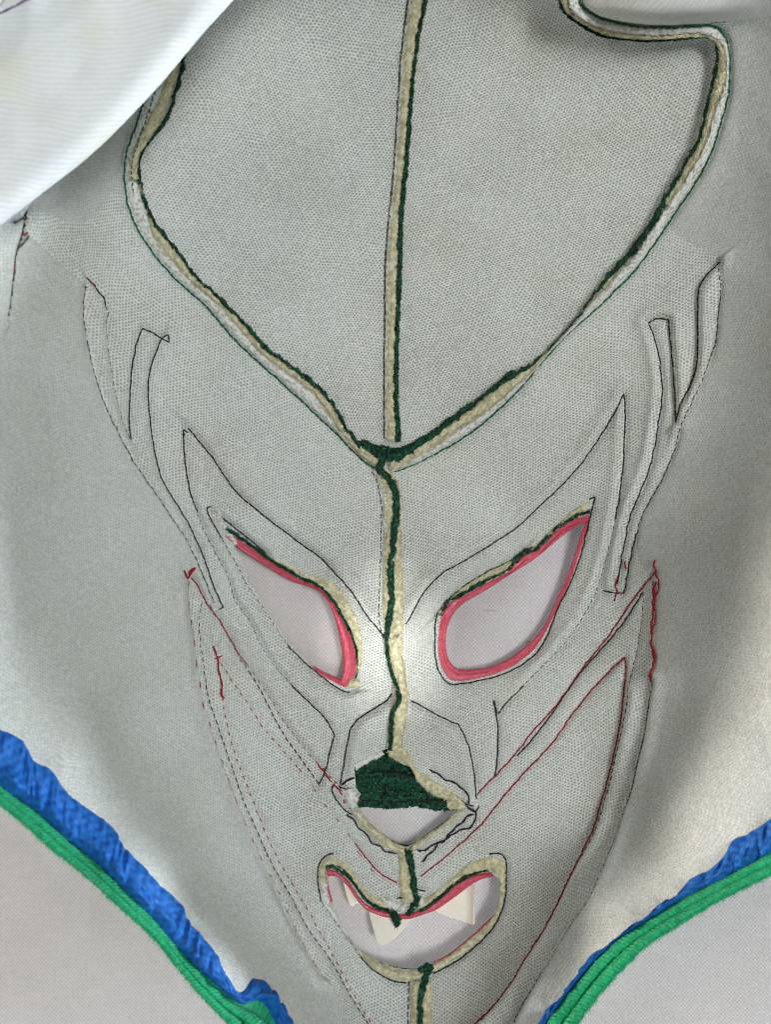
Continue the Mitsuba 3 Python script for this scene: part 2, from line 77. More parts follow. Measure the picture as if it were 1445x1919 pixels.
-1143 -856 974;-1119 -886 910;-1089 -914 849;-1052 -941 793;-1010 -965 741;-961 -987 693;-907 -1007 652;-847 -1021 620;-780 -1031 600;-715 -1045 571;-658 -1076 504;-616 -1141 364;-560 -1198 243;-486 -1232 171;-405 -1256 119;-318 -1273 83;-228 -1283 62;-135 -1287 53;-42 -1288 51;51 -1288 51;145 -1289 49;238 -1290 47;331 -1286 55;420 -1275 79;504 -1254 125;578 -1218 201;638 -1168 308;694 -1121 407;753 -1089 476;812 -1063 532;870 -1040 580;927 -1020 623;982 -1000 665;1029 -976 716;1068 -949 775;1100 -918 841;1125 -885 910;1144 -852 982
-1120 -899 1010;-1099 -932 945;-1071 -964 881;-1037 -994 821;-997 -1022 766;-951 -1047 716;-898 -1069 673;-839 -1086 639;-775 -1098 615;-711 -1114 582;-653 -1145 521;-600 -1193 425;-542 -1244 325;-474 -1288 237;-398 -1326 161;-315 -1353 107;-227 -1370 74;-135 -1378 57;-42 -1380 54;51 -1378 57;144 -1380 53;238 -1382 50;330 -1377 60;418 -1361 92;499 -1332 150;571 -1291 231;622 -1221 371;674 -1168 476;736 -1142 528;800 -1123 565;860 -1103 604;917 -1082 646;969 -1059 692;1014 -1032 745;1052 -1002 807;1082 -968 874;1104 -932 945;1122 -896 1018
-1103 -945 1038;-1082 -980 973;-1055 -1014 909;-1023 -1047 848;-985 -1078 791;-941 -1106 739;-890 -1130 693;-833 -1151 655;-772 -1169 621;-710 -1188 585;-648 -1213 538;-586 -1244 481;-523 -1281 412;-459 -1332 317;-390 -1387 214;-311 -1425 143;-225 -1452 92;-135 -1467 65;-42 -1471 58;51 -1470 60;144 -1470 59;237 -1469 61;328 -1461 77;414 -1437 120;490 -1395 199;557 -1345 293;612 -1282 410;666 -1231 505;727 -1204 556;791 -1186 589;851 -1165 629;906 -1141 672;956 -1115 721;999 -1086 776;1035 -1052 838;1064 -1016 906;1085 -978 977;1101 -939 1050
-1090 -993 1059;-1068 -1029 996;-1042 -1065 933;-1011 -1100 871;-974 -1133 813;-932 -1164 759;-883 -1192 709;-829 -1218 665;-772 -1241 624;-711 -1264 583;-647 -1286 545;-578 -1304 514;-508 -1325 477;-445 -1371 396;-380 -1434 285;-305 -1486 194;-223 -1529 119;-134 -1551 80;-42 -1559 67;51 -1559 66;143 -1556 72;235 -1548 85;324 -1533 112;406 -1501 168;477 -1445 266;542 -1391 361;603 -1342 446;662 -1301 519;722 -1271 571;783 -1248 611;842 -1225 652;895 -1199 698;943 -1170 749;985 -1138 805;1020 -1102 867;1048 -1064 934;1069 -1024 1004;1086 -984 1075
-1079 -1041 1077;-1056 -1078 1016;-1031 -1116 953;-1000 -1153 892;-964 -1189 833;-923 -1223 777;-877 -1254 724;-826 -1284 675;-770 -1313 627;-711 -1341 581;-648 -1365 541;-577 -1379 518;-506 -1396 490;-437 -1427 438;-368 -1474 361;-298 -1538 254;-220 -1597 158;-132 -1624 112;-41 -1636 93;51 -1638 89;142 -1631 101;231 -1615 128;316 -1586 175;394 -1541 249;460 -1478 355;528 -1436 423;595 -1405 476;658 -1371 531;719 -1340 582;777 -1312 628;833 -1285 673;885 -1256 722;931 -1224 774;972 -1190 831;1006 -1152 893;1034 -1113 958;1056 -1072 1026;1074 -1032 1093
-1069 -1090 1092;-1046 -1128 1033;-1020 -1167 972;-990 -1206 911;-955 -1244 851;-915 -1280 794;-871 -1315 739;-821 -1349 687;-767 -1381 636;-709 -1411 589;-645 -1437 549;-577 -1456 519;-506 -1475 488;-433 -1495 458;-360 -1524 412;-290 -1581 323;-214 -1641 229;-129 -1675 176;-41 -1696 143;50 -1705 129;140 -1697 142;226 -1669 184;308 -1631 245;383 -1582 321;451 -1530 403;521 -1497 454;591 -1473 491;655 -1441 543;715 -1408 594;772 -1376 643;826 -1345 692;876 -1313 743;921 -1279 797;961 -1242 854;995 -1203 915;1023 -1162 979;1046 -1121 1043;1065 -1080 1107
-1060 -1138 1107;-1037 -1177 1048;-1011 -1218 988;-981 -1258 929;-946 -1298 869;-907 -1336 812;-863 -1374 756;-815 -1410 703;-762 -1444 652;-704 -1475 605;-641 -1502 565;-574 -1526 530;-504 -1547 498;-430 -1564 473;-357 -1587 438;-283 -1627 379;-207 -1670 315;-125 -1706 262;-39 -1737 215;49 -1760 181;137 -1755 190;221 -1716 246;299 -1670 315;374 -1628 377;445 -1590 435;516 -1561 477;586 -1537 514;650 -1505 560;710 -1472 610;766 -1439 660;819 -1405 710;868 -1370 762;912 -1333 817;951 -1294 874;984 -1254 934;1013 -1213 996;1037 -1171 1058;1057 -1129 1120
-1051 -1186 1121;-1028 -1226 1063;-1002 -1268 1005;-972 -1309 946;-938 -1350 888;-899 -1390 831;-855 -1429 776;-807 -1467 723;-754 -1502 673;-697 -1534 627;-634 -1562 587;-568 -1586 553;-498 -1607 524;-425 -1624 500;-351 -1643 472;-277 -1669 436;-199 -1694 400;-120 -1724 359;-38 -1766 298;48 -1803 246;134 -1803 247;214 -1749 323;290 -1698 395;365 -1668 438;438 -1641 475;509 -1617 510;578 -1593 544;643 -1564 584;703 -1532 630;760 -1498 678;812 -1463 728;860 -1426 781;903 -1387 835;942 -1347 892;976 -1306 951;1005 -1263 1011;1029 -1221 1071;1051 -1179 1131
-1043 -1233 1134;-1020 -1274 1078;-993 -1317 1021;-963 -1359 963;-928 -1401 906;-890 -1442 851;-846 -1482 797;-798 -1520 745;-746 -1556 697;-688 -1588 653;-627 -1617 615;-561 -1642 582;-491 -1661 555;-419 -1678 533;-345 -1693 512;-270 -1709 491;-194 -1724 470;-116 -1746 441;-37 -1793 377;46 -1830 327;130 -1826 333;207 -1775 402;281 -1726 468;356 -1705 496;429 -1687 520;501 -1668 545;570 -1647 575;635 -1620 610;696 -1590 652;752 -1556 698;804 -1519 747;852 -1481 799;895 -1441 853;934 -1399 909;967 -1357 966;997 -1314 1024;1023 -1271 1083;1044 -1228 1140
-1035 -1279 1147;-1011 -1321 1092;-984 -1365 1037;-953 -1408 981;-919 -1451 926;-880 -1492 872;-837 -1533 819;-789 -1571 770;-736 -1607 724;-679 -1640 681;-618 -1668 644;-553 -1693 613;-484 -1713 586;-413 -1729 566;-340 -1742 549;-266 -1756 531;-190 -1771 511;-114 -1797 478;-36 -1835 429;45 -1865 391;126 -1860 396;204 -1822 446;277 -1781 499;350 -1756 531;423 -1738 554;494 -1720 577;563 -1700 604;628 -1675 636;689 -1645 674;745 -1611 719;797 -1574 767;844 -1534 818;887 -1493 870;926 -1451 925;960 -1408 981;990 -1364 1037;1016 -1320 1094;1039 -1277 1150
-1027 -1325 1160;-1002 -1368 1107;-975 -1411 1053;-944 -1455 999;-909 -1498 945;-870 -1540 893;-827 -1581 843;-779 -1620 795;-727 -1655 751;-670 -1688 711;-609 -1717 675;-545 -1742 644;-477 -1762 619;-407 -1779 598;-335 -1794 580;-262 -1809 561;-188 -1828 538;-113 -1854 505;-36 -1885 466;44 -1910 435;124 -1908 438;201 -1877 476;275 -1842 519;347 -1815 554;418 -1793 580;488 -1774 604;556 -1753 630;621 -1729 660;681 -1698 698;737 -1664 741;789 -1626 787;836 -1586 836;879 -1545 888;918 -1502 941;952 -1458 995;983 -1414 1050;1010 -1370 1105;1033 -1326 1159"""
net = np.array([[[int(v) for v in p.split()] for p in r.split(';')] for r in NET.split('\n')], float) * 1e-4
GS, GT = np.arange(-200, 1651, 50.0), np.arange(-250, 2151, 50.0)
SPL = [RectBivariateSpline(GT, GS, net[..., k], s=0) for k in range(3)]

def form(p):
    return np.stack([f.ev(p[:, 1], p[:, 0]) for f in SPL], -1)

def normal(p):
    du = np.stack([f.ev(p[:, 1], p[:, 0], dy=1) for f in SPL], -1)
    dv = np.stack([f.ev(p[:, 1], p[:, 0], dx=1) for f in SPL], -1)
    n = np.cross(dv, du)
    return n / np.linalg.norm(n, axis=1, keepdims=True)

# cloth coordinates in millimetres along the cloth, for the weave
_fs, _ft = np.arange(-200, 1651, 10.0), np.arange(-250, 2151, 10.0)
_g = np.stack(np.meshgrid(_fs, _ft), -1)
_P = form(_g.reshape(-1, 2)).reshape(_g.shape[0], _g.shape[1], 3)
_U = np.zeros(_g.shape[:2]); _V = np.zeros(_g.shape[:2])
_U[:, 1:] = np.cumsum(np.linalg.norm(np.diff(_P, axis=1), axis=2), 1); _U -= _U[:, [92]]
_V[1:] = np.cumsum(np.linalg.norm(np.diff(_P, axis=0), axis=2), 0); _V -= _V[[120]]
_UV = RegularGridInterpolator((_ft, _fs), np.stack([_U, _V], -1) * 1e3, bounds_error=False, fill_value=None)

def cloth_uv(p, turn=0.0):
    uv = _UV(p[:, ::-1])
    c, s = math.cos(math.radians(turn)), math.sin(math.radians(turn))
    return np.stack([uv[:, 0] * c - uv[:, 1] * s, uv[:, 0] * s + uv[:, 1] * c], -1)

# ------------------------------------------------------------------ curves of the pattern
def crv(text, step=2.0):
    """'x,y x,y | ...' -> points every few units; smooth between the given points, a '|' makes a corner."""
    out = []
    for seg in text.split('|'):
        p = np.array([[float(v) for v in q.split(',')] for q in seg.split()])
        if out:
            p = np.vstack([out[-1][-1:], p])
        if len(p) == 1:
            out.append(p)
            continue
        d = np.r_[0, np.cumsum(np.sqrt(np.linalg.norm(np.diff(p, axis=0), axis=1)))]
        if len(p) > 2:
            L = np.linalg.norm(np.diff(p, axis=0), axis=1).sum()
            tt = np.linspace(0, d[-1], max(8, int(L / step)))
            # monotone-ish: average of the spline and the straight polyline keeps it from overshooting
            q = 0.75 * CubicSpline(d, p)(tt) + 0.25 * np.stack([np.interp(tt, d, p[:, k]) for k in (0, 1)], -1)
        else:
            n = max(3, int(np.linalg.norm(p[1] - p[0]) / step))
            q = p[0] + (p[1] - p[0]) * np.linspace(0, 1, n)[:, None]
        out.append(q if not out else q[1:])
    return np.vstack(out)

def resample(c, n):
    d = np.r_[0, np.cumsum(np.linalg.norm(np.diff(c, axis=0), axis=1))]
    t = np.linspace(0, d[-1], n)
    return np.stack([np.interp(t, d, c[:, 0]), np.interp(t, d, c[:, 1])], -1)

def length(c):
    return np.linalg.norm(np.diff(c, axis=0), axis=1).sum()

# forehead seam, left and right: inner raw edge and outer line of stitches
SLi = crv('420,-200 385,-80 355,40 340,97 337,130 325,170 310,220 285,255 265,280 258,305 260,340 268,370 278,400 300,435 320,460 347,492 370,524 410,557 450,597 480,630 500,652 535,677 565,700 590,720 615,745 635,775 655,808 675,828 715,845')
SLo = crv('360,-200 330,-60 300,80 275,170 262,210 250,245 238,275 231,305 231,340 237,380 250,415 266,445 291,482 320,515 350,544 380,570 415,610 450,647 485,680 525,715 555,743 590,775 620,803 648,831 673,857 706,880')
SRi = crv('1010,-200 1045,-80 1075,0 1087,25 1107,47 1137,62 1172,66 1222,64 1272,60 1318,58 | 1336,72 1342,95 1340,125 1330,175 1320,220 1310,265 1287,303 1267,338 1247,367 1222,412 1197,450 1172,485 1142,515 1118,545 1085,592 1050,632 1015,668 977,693 952,703 922,728 887,755 852,778 822,800 792,820 762,837 725,852')
SRo = crv('1060,-200 1090,-60 1117,0 1137,22 1172,38 1222,42 1272,42 1322,43 1347,52 | 1364,78 1369,115 1367,175 1355,225 1337,280 1317,322 1287,370 1252,420 1222,465 1192,507 1157,542 1122,576 1085,608 1042,650 1020,674 992,708 962,743 922,779 887,808 847,834 812,853 772,872 738,884')
# centre seam, above and below the joint
C1l = crv('790,-200 764,15 752,125 744,250 737,350 729,425 724,500 723,600 722,700 722,822')
C1r = crv('845,-200 802,0 788,75 778,150 770,240 765,310 759,380 756,440 755,500 752,560 749,620 748,680 749,740 750,790 752,832')
C1g = crv('838,-200 797,0 783,75 773,150 766,240 761,310 754,380 750,440 748,500 747,560 744,625 743,680 742,720 743,770 746,828')
C2l = crv('700,880 708,895 718,940 719,1000 717,1060 714,1120 716,1165 724,1196')
C2r = crv('735,880 747,905 753,950 754,1000 757,1060 760,1120 757,1178')
C2g = crv('716,852 713,868 712,880 722,890 733,901 741,925 742,960 739,993 736,1026 733,1066 733,1106 733,1132 729,1166 724,1197')
C3l = crv('724,1196 726,1232 732,1262 740,1292 733,1330 726,1375 724,1402')
C3r = crv('756,1180 758,1230 763,1270 768,1300 765,1330 758,1375 756,1400')
C3g = crv('724,1196 728,1232 737,1265 748,1299 745,1314 737,1332 733,1365 731,1402')
C4l = crv('747,1592 746,1640 750,1690')
C4r = crv('776,1592 780,1640 786,1688')
C4g = crv('764,1588 769,1610 773,1640 776,1665 782,1688 | 770,1698 763,1712')
C5l = crv('768,1838 766,1880 766,1960 768,2080')
C5r = crv('812,1838 814,1880 812,1960 806,2080')
C5g = crv('804,1816 796,1838 790,1870 790,1905 795,1960 795,2080')

# openings
EYE_L = crv('420,992 440,1004 473,1027 506,1051 532,1067 566,1087 592,1097 612,1113 629,1133 645,1163 659,1190 667,1220 668,1252 660,1275 648,1288 | 619,1274 592,1257 566,1230 539,1200 513,1163 493,1133 473,1095 456,1056 438,1020 420,992')
EYE_R = crv('1105,964 1101,992 1083,1048 1062,1105 1029,1173 1001,1217 961,1249 921,1265 881,1274 845,1274 827,1249 820,1213 825,1153 841,1129 873,1111 913,1089 953,1069 977,1042 1001,1031 1041,996 1077,972 | 1105,964')
NOSE = crv('664,1432 700,1418 728,1402 748,1428 775,1438 800,1466 840,1488 862,1502 | 858,1516 838,1538 800,1566 772,1585 748,1584 718,1566 690,1540 672,1512 667,1470 | 664,1432')
MOUTH = crv('614,1632 632,1640 652,1662 672,1688 692,1704 718,1715 745,1719 775,1714 802,1702 830,1686 858,1666 885,1648 920,1636 | 934,1648 936,1680 924,1718 892,1750 842,1790 800,1810 770,1816 738,1812 690,1794 650,1750 628,1716 614,1665 | 614,1632')

# hem at the open back: lining edge / blue, blue / green, green outer edge
HLi = crv('-140,1150 -70,1290 0,1375 40,1395 65,1435 95,1450 120,1485 170,1525 210,1555 235,1595 270,1630 300,1665 335,1695 352,1730 390,1770 425,1830 448,1860 462,1852 476,1836 504,1848 530,1888 547,1922 590,2000 660,2070 780,2110')
HLm = crv('-140,1260 -70,1390 0,1470 60,1510 115,1560 180,1610 220,1650 280,1715 330,1770 380,1820 430,1866 456,1880 482,1872 500,1882 516,1908 530,1940 570,2020 650,2095 780,2135')
HLg = crv('-140,1265 -70,1398 0,1478 60,1520 115,1569 180,1622 222,1660 282,1724 332,1780 382,1832 430,1874 480,1900 520,1940 570,2020 650,2095 780,2135')
HLo = crv('-140,1300 -70,1432 0,1502 50,1545 100,1590 165,1640 230,1700 290,1755 340,1815 390,1872 440,1926 500,1990 560,2060 640,2125 780,2165')
HRi = crv('1560,1380 1500,1480 1445,1537 1412,1560 1372,1580 1357,1605 1322,1635 1292,1650 1277,1675 1242,1690 1217,1715 1182,1735 1157,1765 1112,1790 1097,1825 1072,1845 1052,1870 1027,1890 1010,1920 970,2000 890,2070 780,2110')
HRm = crv('1560,1480 1500,1560 1445,1602 1402,1622 1357,1647 1307,1672 1252,1702 1202,1731 1152,1766 1112,1811 1072,1856 1040,1896 1020,1930 980,2012 900,2092 780,2135')
HRo = crv('1560,1530 1500,1600 1445,1637 1397,1661 1337,1691 1287,1721 1222,1761 1187,1791 1147,1836 1112,1876 1082,1918 1030,1990 980,2052 910,2122 780,2165')

# lines of stitches on the face: (thread, points, puffed side: -1 / 0 / +1)
LINES = [
 ('black', '160,520 175,535 188,555 197,572', 1), ('faint', '197,572 202,655 210,705 225,775 245,825', 1),
 ('faint', '155,535 157,580 170,680 200,770 225,825 260,880 300,940 343,1003 366,1046 383,1086 400,1129', 0),
 ('black', '245,825 242,760 247,690 257,640 267,615 | 302,635 | 317,642 | 315,627 | 302,635', 0), ('black', '302,635 285,680 277,730 280,780 290,850 305,903 323,933 350,976 373,1023 386,1059 403,1106 418,1137 | 409,1141', 1),
 ('black', '351,811 343,806 345,816', 0), ('black', '344,808 345,850 351,895 357,925 370,960', 0), ('faint', '370,960 383,996 410,1046 430,1089 440,1126 466,1162 489,1209 516,1249 546,1282', -1),
 ('black', '546,1282 582,1318 606,1342 627,1380 | 617,1410 607,1450 597,1470', -1),
 ('black', '352,802 380,835 410,875 440,920 486,960 526,991 566,1020 599,1043 622,1066 645,1089 669,1119 692,1156 708,1176 724,1196', -1),
 ('black', '396,950 389,951 390,963 406,990 415,1008', 0), ('black', '416,970 440,990 466,1010 499,1036', -1),
 ('faint', '415,1008 440,1052 466,1099 489,1132 513,1172 539,1208', 1), ('black', '539,1208 566,1236 589,1256 616,1277 639,1293 655,1296', 1),
 ('redline', '358,1083 373,1103 381,1121 413,1166 439,1212 463,1245', -1), ('reddash', '463,1245 489,1282 516,1325 532,1352 552,1378 585,1420 615,1450 640,1480', -1),
 ('faint', '381,1123 396,1139 416,1172 439,1215 466,1259', 0), ('blackdash', '466,1259 499,1315 529,1372 550,1403 580,1445 597,1470', 0),
 ('faint', '380,1126 375,1146 375,1182 380,1232 386,1282', 0), ('blackdash', '386,1282 398,1334 425,1410 450,1485 480,1555 510,1620 545,1680 580,1745 620,1800 650,1855 690,1915 740,1990', 1),
 ('redrare', '353,1089 355,1132 363,1192 370,1259 380,1320 395,1365 415,1425 450,1520 480,1590 510,1655 535,1710 575,1785 600,1825', 1),
 ('reddash', '413,1290 423,1349 430,1378 447,1432 472,1497 502,1572 533,1632 564,1682 595,1737 626,1793 656,1850 698,1915 745,1985', 0),
 ('reddash', '413,1242 430,1269 453,1302 466,1322 489,1358 515,1390 560,1440', 0), ('redrare', '560,1440 600,1495 630,1535 660,1575 685,1620 720,1645 746,1652', 0),
 ('black', '1350,490 1322,520 1309,542 | 1307,630 1304,690 1287,740 1267,790', -1), ('faint', '1350,490 1349,555 1342,630 1327,690 1307,740 1282,795 1262,850 1237,905 1207,955 1192,1000', 0),
 ('black', '1192,1000 1180,1050 1172,1093 1167,1112 | 1132,1107', 0),
 ('black', '1267,792 1264,730 1259,665 1252,600 | 1237,597 1215,605 | 1227,635 1237,680 1242,740 1234,800 1222,865 1202,920 1182,965 1172,1005 1162,1065 1157,1095', 1),
 ('black', '1169,738 1172,765 1170,840 1164,915 1154,972', 1), ('faint', '1154,972 1142,1032 1122,1093 1102,1141 1065,1197 1021,1245 981,1285', 1), ('black', '981,1285 956,1310 934,1337', 0),
 ('blackbold', '927,1313 931,1342', 0), ('black', '931,1342 934,1378 932,1415 928,1455', 0),
 ('black', '1169,740 1152,775 1127,815 1097,860 1056,906 1013,948 969,988 921,1020 873,1049 828,1073 796,1105 780,1133 760,1167', 1),
 ('black', '1105,936 1115,931 | 1111,952 1102,992 1087,1045 1067,1097 1042,1150 1026,1190 1002,1227 970,1251 930,1268 881,1279 842,1281 822,1255 815,1221 816,1157 823,1141', 0),
 ('black', '823,1141 849,1114 881,1090 921,1068 953,1053 985,1028', 1),
 ('redline', '1229,1071 1202,1101 1170,1145 1142,1189 1097,1245 1061,1297 1025,1342 993,1378 967,1413 932,1450 895,1490', 0),
 ('black', '1204,1109 1162,1173 1126,1217 1081,1269 1049,1317 1009,1372 969,1417', 0), ('faint', '1204,1109 1198,1181 1188,1241 1178,1301 1172,1345', 0),
 ('redline', '1170,1231 1134,1265 1102,1301 1073,1338 1042,1385 997,1435 947,1490 907,1540 867,1580 827,1615 789,1643', 0),
 ('redline', '1170,1231 1172,1261 1166,1321 1160,1365 1147,1425 1122,1515 1102,1570 1072,1630 1042,1695 1007,1755 977,1800 957,1835 922,1880 887,1917 850,1960', 0),
 ('blackdash', '1178,1301 1170,1350 1153,1425 1128,1515 1108,1570 1078,1630 1048,1695 1013,1755 983,1800 963,1835 927,1881 891,1921', -1),
 ('black', '734,1299 725,1312 699,1329 672,1345 659,1362 652,1385 645,1430 637,1468', -1), ('black', '770,1312 812,1335 859,1357 | 877,1395 887,1435 892,1480 894,1495', 1),
 ('blackwavy', '808,1440 835,1462 868,1476 880,1500', 0), ('blackbold', '640,1468 655,1458 664,1457', 0), ('black', '636,1472 648,1476 662,1481', 0), ('black', '628,1468 622,1480 632,1500 645,1518 660,1528', 0), ('black', '648,1500 656,1506 655,1516', 0),
 ('blackwavy', '652,1524 668,1546 690,1570 718,1592 744,1600', 0), ('black', '866,1498 877,1504 888,1506', 0), ('blackwavy', '878,1506 894,1532 884,1548 846,1566 818,1588 790,1615', 0), ('blackwavy', '886,1522 852,1556 838,1570 812,1586 786,1594', 0), ('redline', '664,1580 690,1614 715,1639 744,1653', 0), ('black', '872,1502 890,1518 897,1508', 0),
 ('black', '788,1598 782,1592', 0), ('black', '760,1668 778,1667 798,1671', 0), ('black', '744,1685 757,1682', 0),
 ('black', '917,1602 937,1602 948,1614 949,1640 948,1672 940,1706 922,1741 892,1772 862,1796 812,1824', 0), ('black', '625,1600 607,1606 597,1625 596,1655 603,1690', 0), ('faint', '603,1690 625,1722 652,1760 676,1792', 0), ('black', '676,1792 700,1818 730,1836 762,1842', 0),
 ('black', '52,387 42,405 20,417', 0), ('black', '47,404 37,450 28,480 22,525 14,592', 1), ('black', '55,442 30,474', 0), ('blackbold', '154,536 155,539', 0),
 ('faint', '1224,1280 1207,1380 1182,1480 1147,1580 1112,1670 1072,1730 1032,1795 992,1855 962,1915', -1),
]
RED = ['343,1069 350,1082 | 365,1063 | 354,1071 | 352,1082', '400,1210 406,1230 409,1250 413,1280 416,1306', '402,1232 416,1230', '412,1300 420,1308',
       '1231,1049 1230,1075 1238,1090 1236,1108 1228,1118 1232,1090', '1228,1118 1225,1160 1224,1201 1230,1241 1222,1279', '1222,1200 1232,1230 1231,1250 1224,1272', '1227,1090 1231,1140 1226,1190',
       '1159,1080 1155,1106 1153,1126', '36,438 42,441 48,436', '26,500 25,512', '168,528 177,536', '1172,1052 1174,1066', '626,1466 640,1486', '596,1432 610,1448 622,1462', '643,1498 646,1504']
GREEN_LINES = [('green', SLo, 0), ('green', SRo, 0)]

CURVES = [(k, crv(t), s) for k, t, s in LINES]
WHITE = ['160,545 174,680 204,770 229,825 264,880 304,940 347,1003 370,1046', '394,1365 414,1425 449,1520 479,1590 509,1655 534,1710 574,1785 599,1825', '1224,1290 1205,1380 1179,1480 1144,1580 1109,1670 1069,1730 1029,1795 989,1855']

# ------------------------------------------------------------------ relief of the quilted lining (metres, along its normal)
STEP = 3.0
LS, LT = np.arange(-170, 1601, STEP), np.arange(-220, 2121, STEP)
_q = np.stack(np.meshgrid(LS, LT), -1).reshape(-1, 2)

def near(c, q, reach):
    d, i = cKDTree(c).query(q, distance_upper_bound=reach)
    ok = np.isfinite(d)
    i = np.where(ok, i, 0)
    tan = np.gradient(c, axis=0)
    w = q - c[i]
    side = np.sign(tan[i, 0] * w[:, 1] - tan[i, 1] * w[:, 0])
    return np.where(ok, d, 1e3), side

D = np.zeros(len(_q))
groove = np.full(len(_q), 0.0); puff = np.full(len(_q), 0.0)
for kind, c, s in CURVES:
    d, side = near(c, _q, 70)
    deep = {'faint': 0.7, 'redrare': 0.6}.get(kind, 0.9)
    groove = np.maximum(groove, 1.0 * deep * np.exp(-(d / 5.5) ** 2) + 0.35 * np.exp(-(d / 15) ** 2))
    if s:
        puff = np.maximum(puff, np.where(side == s, 1.55 * np.exp(-((d - 14) / 11.0) ** 2) + 0.65 * np.exp(-((d - 24) / 28.0) ** 2), 0))
for c, s in ((crv('486,960 526,991 566,1020 599,1043 622,1066 645,1089 669,1119 692,1156 708,1176 724,1196'), -1), (crv('1013,948 969,988 921,1020 873,1049 828,1073 796,1105 780,1133 760,1167'), 1)):
    d, side = near(c, _q, 120)
    win = np.exp(-((_q[:, 0] - 735) / 150) ** 2 - ((_q[:, 1] - 1130) / 130) ** 2)
    D += win * 2.6 * np.where(side == s, np.exp(-((d / 11.0) ** 2)), np.exp(-((d / 40.0) ** 2)))
for c in (SLo, SRo):
    d, side = near(c, _q, 60)
    groove = np.maximum(groove, 1.0 * np.exp(-(d / 6) ** 2))
    puff = np.maximum(puff, 0.5 * np.exp(-((d - 18) / 14.0) ** 2))
for a, b, hgt in ((SLi, SLo, .9), (SRi, SRo, 1.2), (C1l, C1r, .9), (C2l, C2r, .9), (C3l, C3r, 1.4)):
    n = 400
    mid = (resample(a, n) + resample(b, n)) / 2
    d, _ = near(mid, _q, 60)
    D += hgt * np.exp(-(d / 15) ** 2)
# cloth pinched up round the bridge of the nose and at the eye corners
def blob(x, y, rx, ry, turn=0.0):
    c, s = math.cos(math.radians(turn)), math.sin(math.radians(turn))
    dx, dy = _q[:, 0] - x, _q[:, 1] - y
    return np.exp(-((dx * c + dy * s) / rx) ** 2 - ((-dx * s + dy * c) / ry) ** 2)
D += 3.6 * blob(664, 1150, 36, 125, -16) + 3.0 * blob(812, 1185, 34, 110, 5) + 2.0 * blob(690, 1385, 30, 50, 10) + 1.5 * blob(820, 1400, 40, 60)
D += 10.0 * blob(1235, -18, 190, 48) + 2.0 * blob(360, 800, 60, 40, 45)
pz = np.concatenate([_q * 0.0085, np.zeros((len(_q), 1))], 1)
D += 1.9 * (meshkit.fbm(pz, 3, 3) - 0.5) + 0.3 * (meshkit.noise(pz * 5.5, 8) - 0.5)
D += puff - groove
D *= 1e-3
Dg = D.reshape(len(LT), len(LS))
LIFT = RegularGridInterpolator((LT, LS), Dg, bounds_error=False, fill_value=None)

def surf(p, off=0.0):
    p = np.asarray(p, float)
    n = normal(p)
    return form(p) + n * (LIFT(p[:, ::-1]) + off)[:, None] if np.ndim(off) else form(p) + n * (LIFT(p[:, ::-1]) + off)[:, None]

def n01(x, y, seed=0):
    return meshkit.noise(np.stack([x, y, np.zeros_like(x)], -1), seed)

# ------------------------------------------------------------------ builders
def put(key, mesh, bsdf, smooth=True, uv=None, **lab):
    k, i = key, 0
    while k in scene:
        i += 1
        k = f'{key}_{i:03d}'
    scene[k] = mikit.ply(mesh, bsdf, smooth=smooth, uv=uv)
    if lab:
        labels[k] = lab
    return k

def inside(poly, q):
    return shapely.contains_xy(poly, q[:, 0], q[:, 1])

def poly_of(*curves):
    p = sg.Polygon(np.vstack(curves))
    p = p if p.is_valid else p.buffer(0)
    return p if p.geom_type == 'Polygon' else max(p.geoms, key=lambda g: g.area)

def region(poly, step, x0=None):
    """A triangle grid filling a pattern polygon, its border drawn onto the outline. -> (points, faces)"""
    a, b, c, d = poly.bounds
    xs = np.arange(math.floor(a / step) * step - step, c + 2 * step, step)
    ys = np.arange(math.floor(b / step) * step - step, d + 2 * step, step)
    q = np.stack(np.meshgrid(xs, ys), -1).reshape(-1, 2)
    W = len(xs)
    rings = [np.array(r.segmentize(step * 0.4).coords) for r in [poly.exterior, *poly.interiors]]
    ring = np.vstack(rings)
    dist, i = cKDTree(ring).query(q, distance_upper_bound=step * 0.72)
    q = np.where(np.isfinite(dist)[:, None], ring[np.where(np.isfinite(dist), i, 0)], q)
    j, k = np.meshgrid(np.arange(len(ys) - 1), np.arange(W - 1), indexing='ij')
    o = (j * W + k).ravel()
    f = np.vstack([np.stack([o, o + W, o + 1], 1), np.stack([o + 1, o + W, o + W + 1], 1)])
    cen = q[f].mean(1)
    e1, e2 = q[f[:, 1]] - q[f[:, 0]], q[f[:, 2]] - q[f[:, 0]]
    area = e1[:, 0] * e2[:, 1] - e1[:, 1] * e2[:, 0]
    f = f[inside(poly, cen) & (np.abs(area) > 1e-3)]
    use, inv = np.unique(f, return_inverse=True)
    return q[use], inv.reshape(-1, 3)

def flip_up(v, f):
    n = np.cross(v[f[:, 1]] - v[f[:, 0]], v[f[:, 2]] - v[f[:, 0]])
    return f[:, ::-1] if n[:, 2].sum() < 0 else f

def thick(top, bottom, f):
    """Closed body from an upper and a lower sheet with the same faces."""
    n = len(top)
    e = np.vstack([f[:, [0, 1]], f[:, [1, 2]], f[:, [2, 0]]])
    s = np.sort(e, 1)
    _, idx, cnt = np.unique(s, axis=0, return_index=True, return_counts=True)
    b = e[idx[cnt == 1]]
    side = np.vstack([np.stack([b[:, 1], b[:, 0], b[:, 0] + n], 1), np.stack([b[:, 1], b[:, 0] + n, b[:, 1] + n], 1)])
    return np.vstack([top, bottom]), np.vstack([f, f[:, ::-1] + n, side])

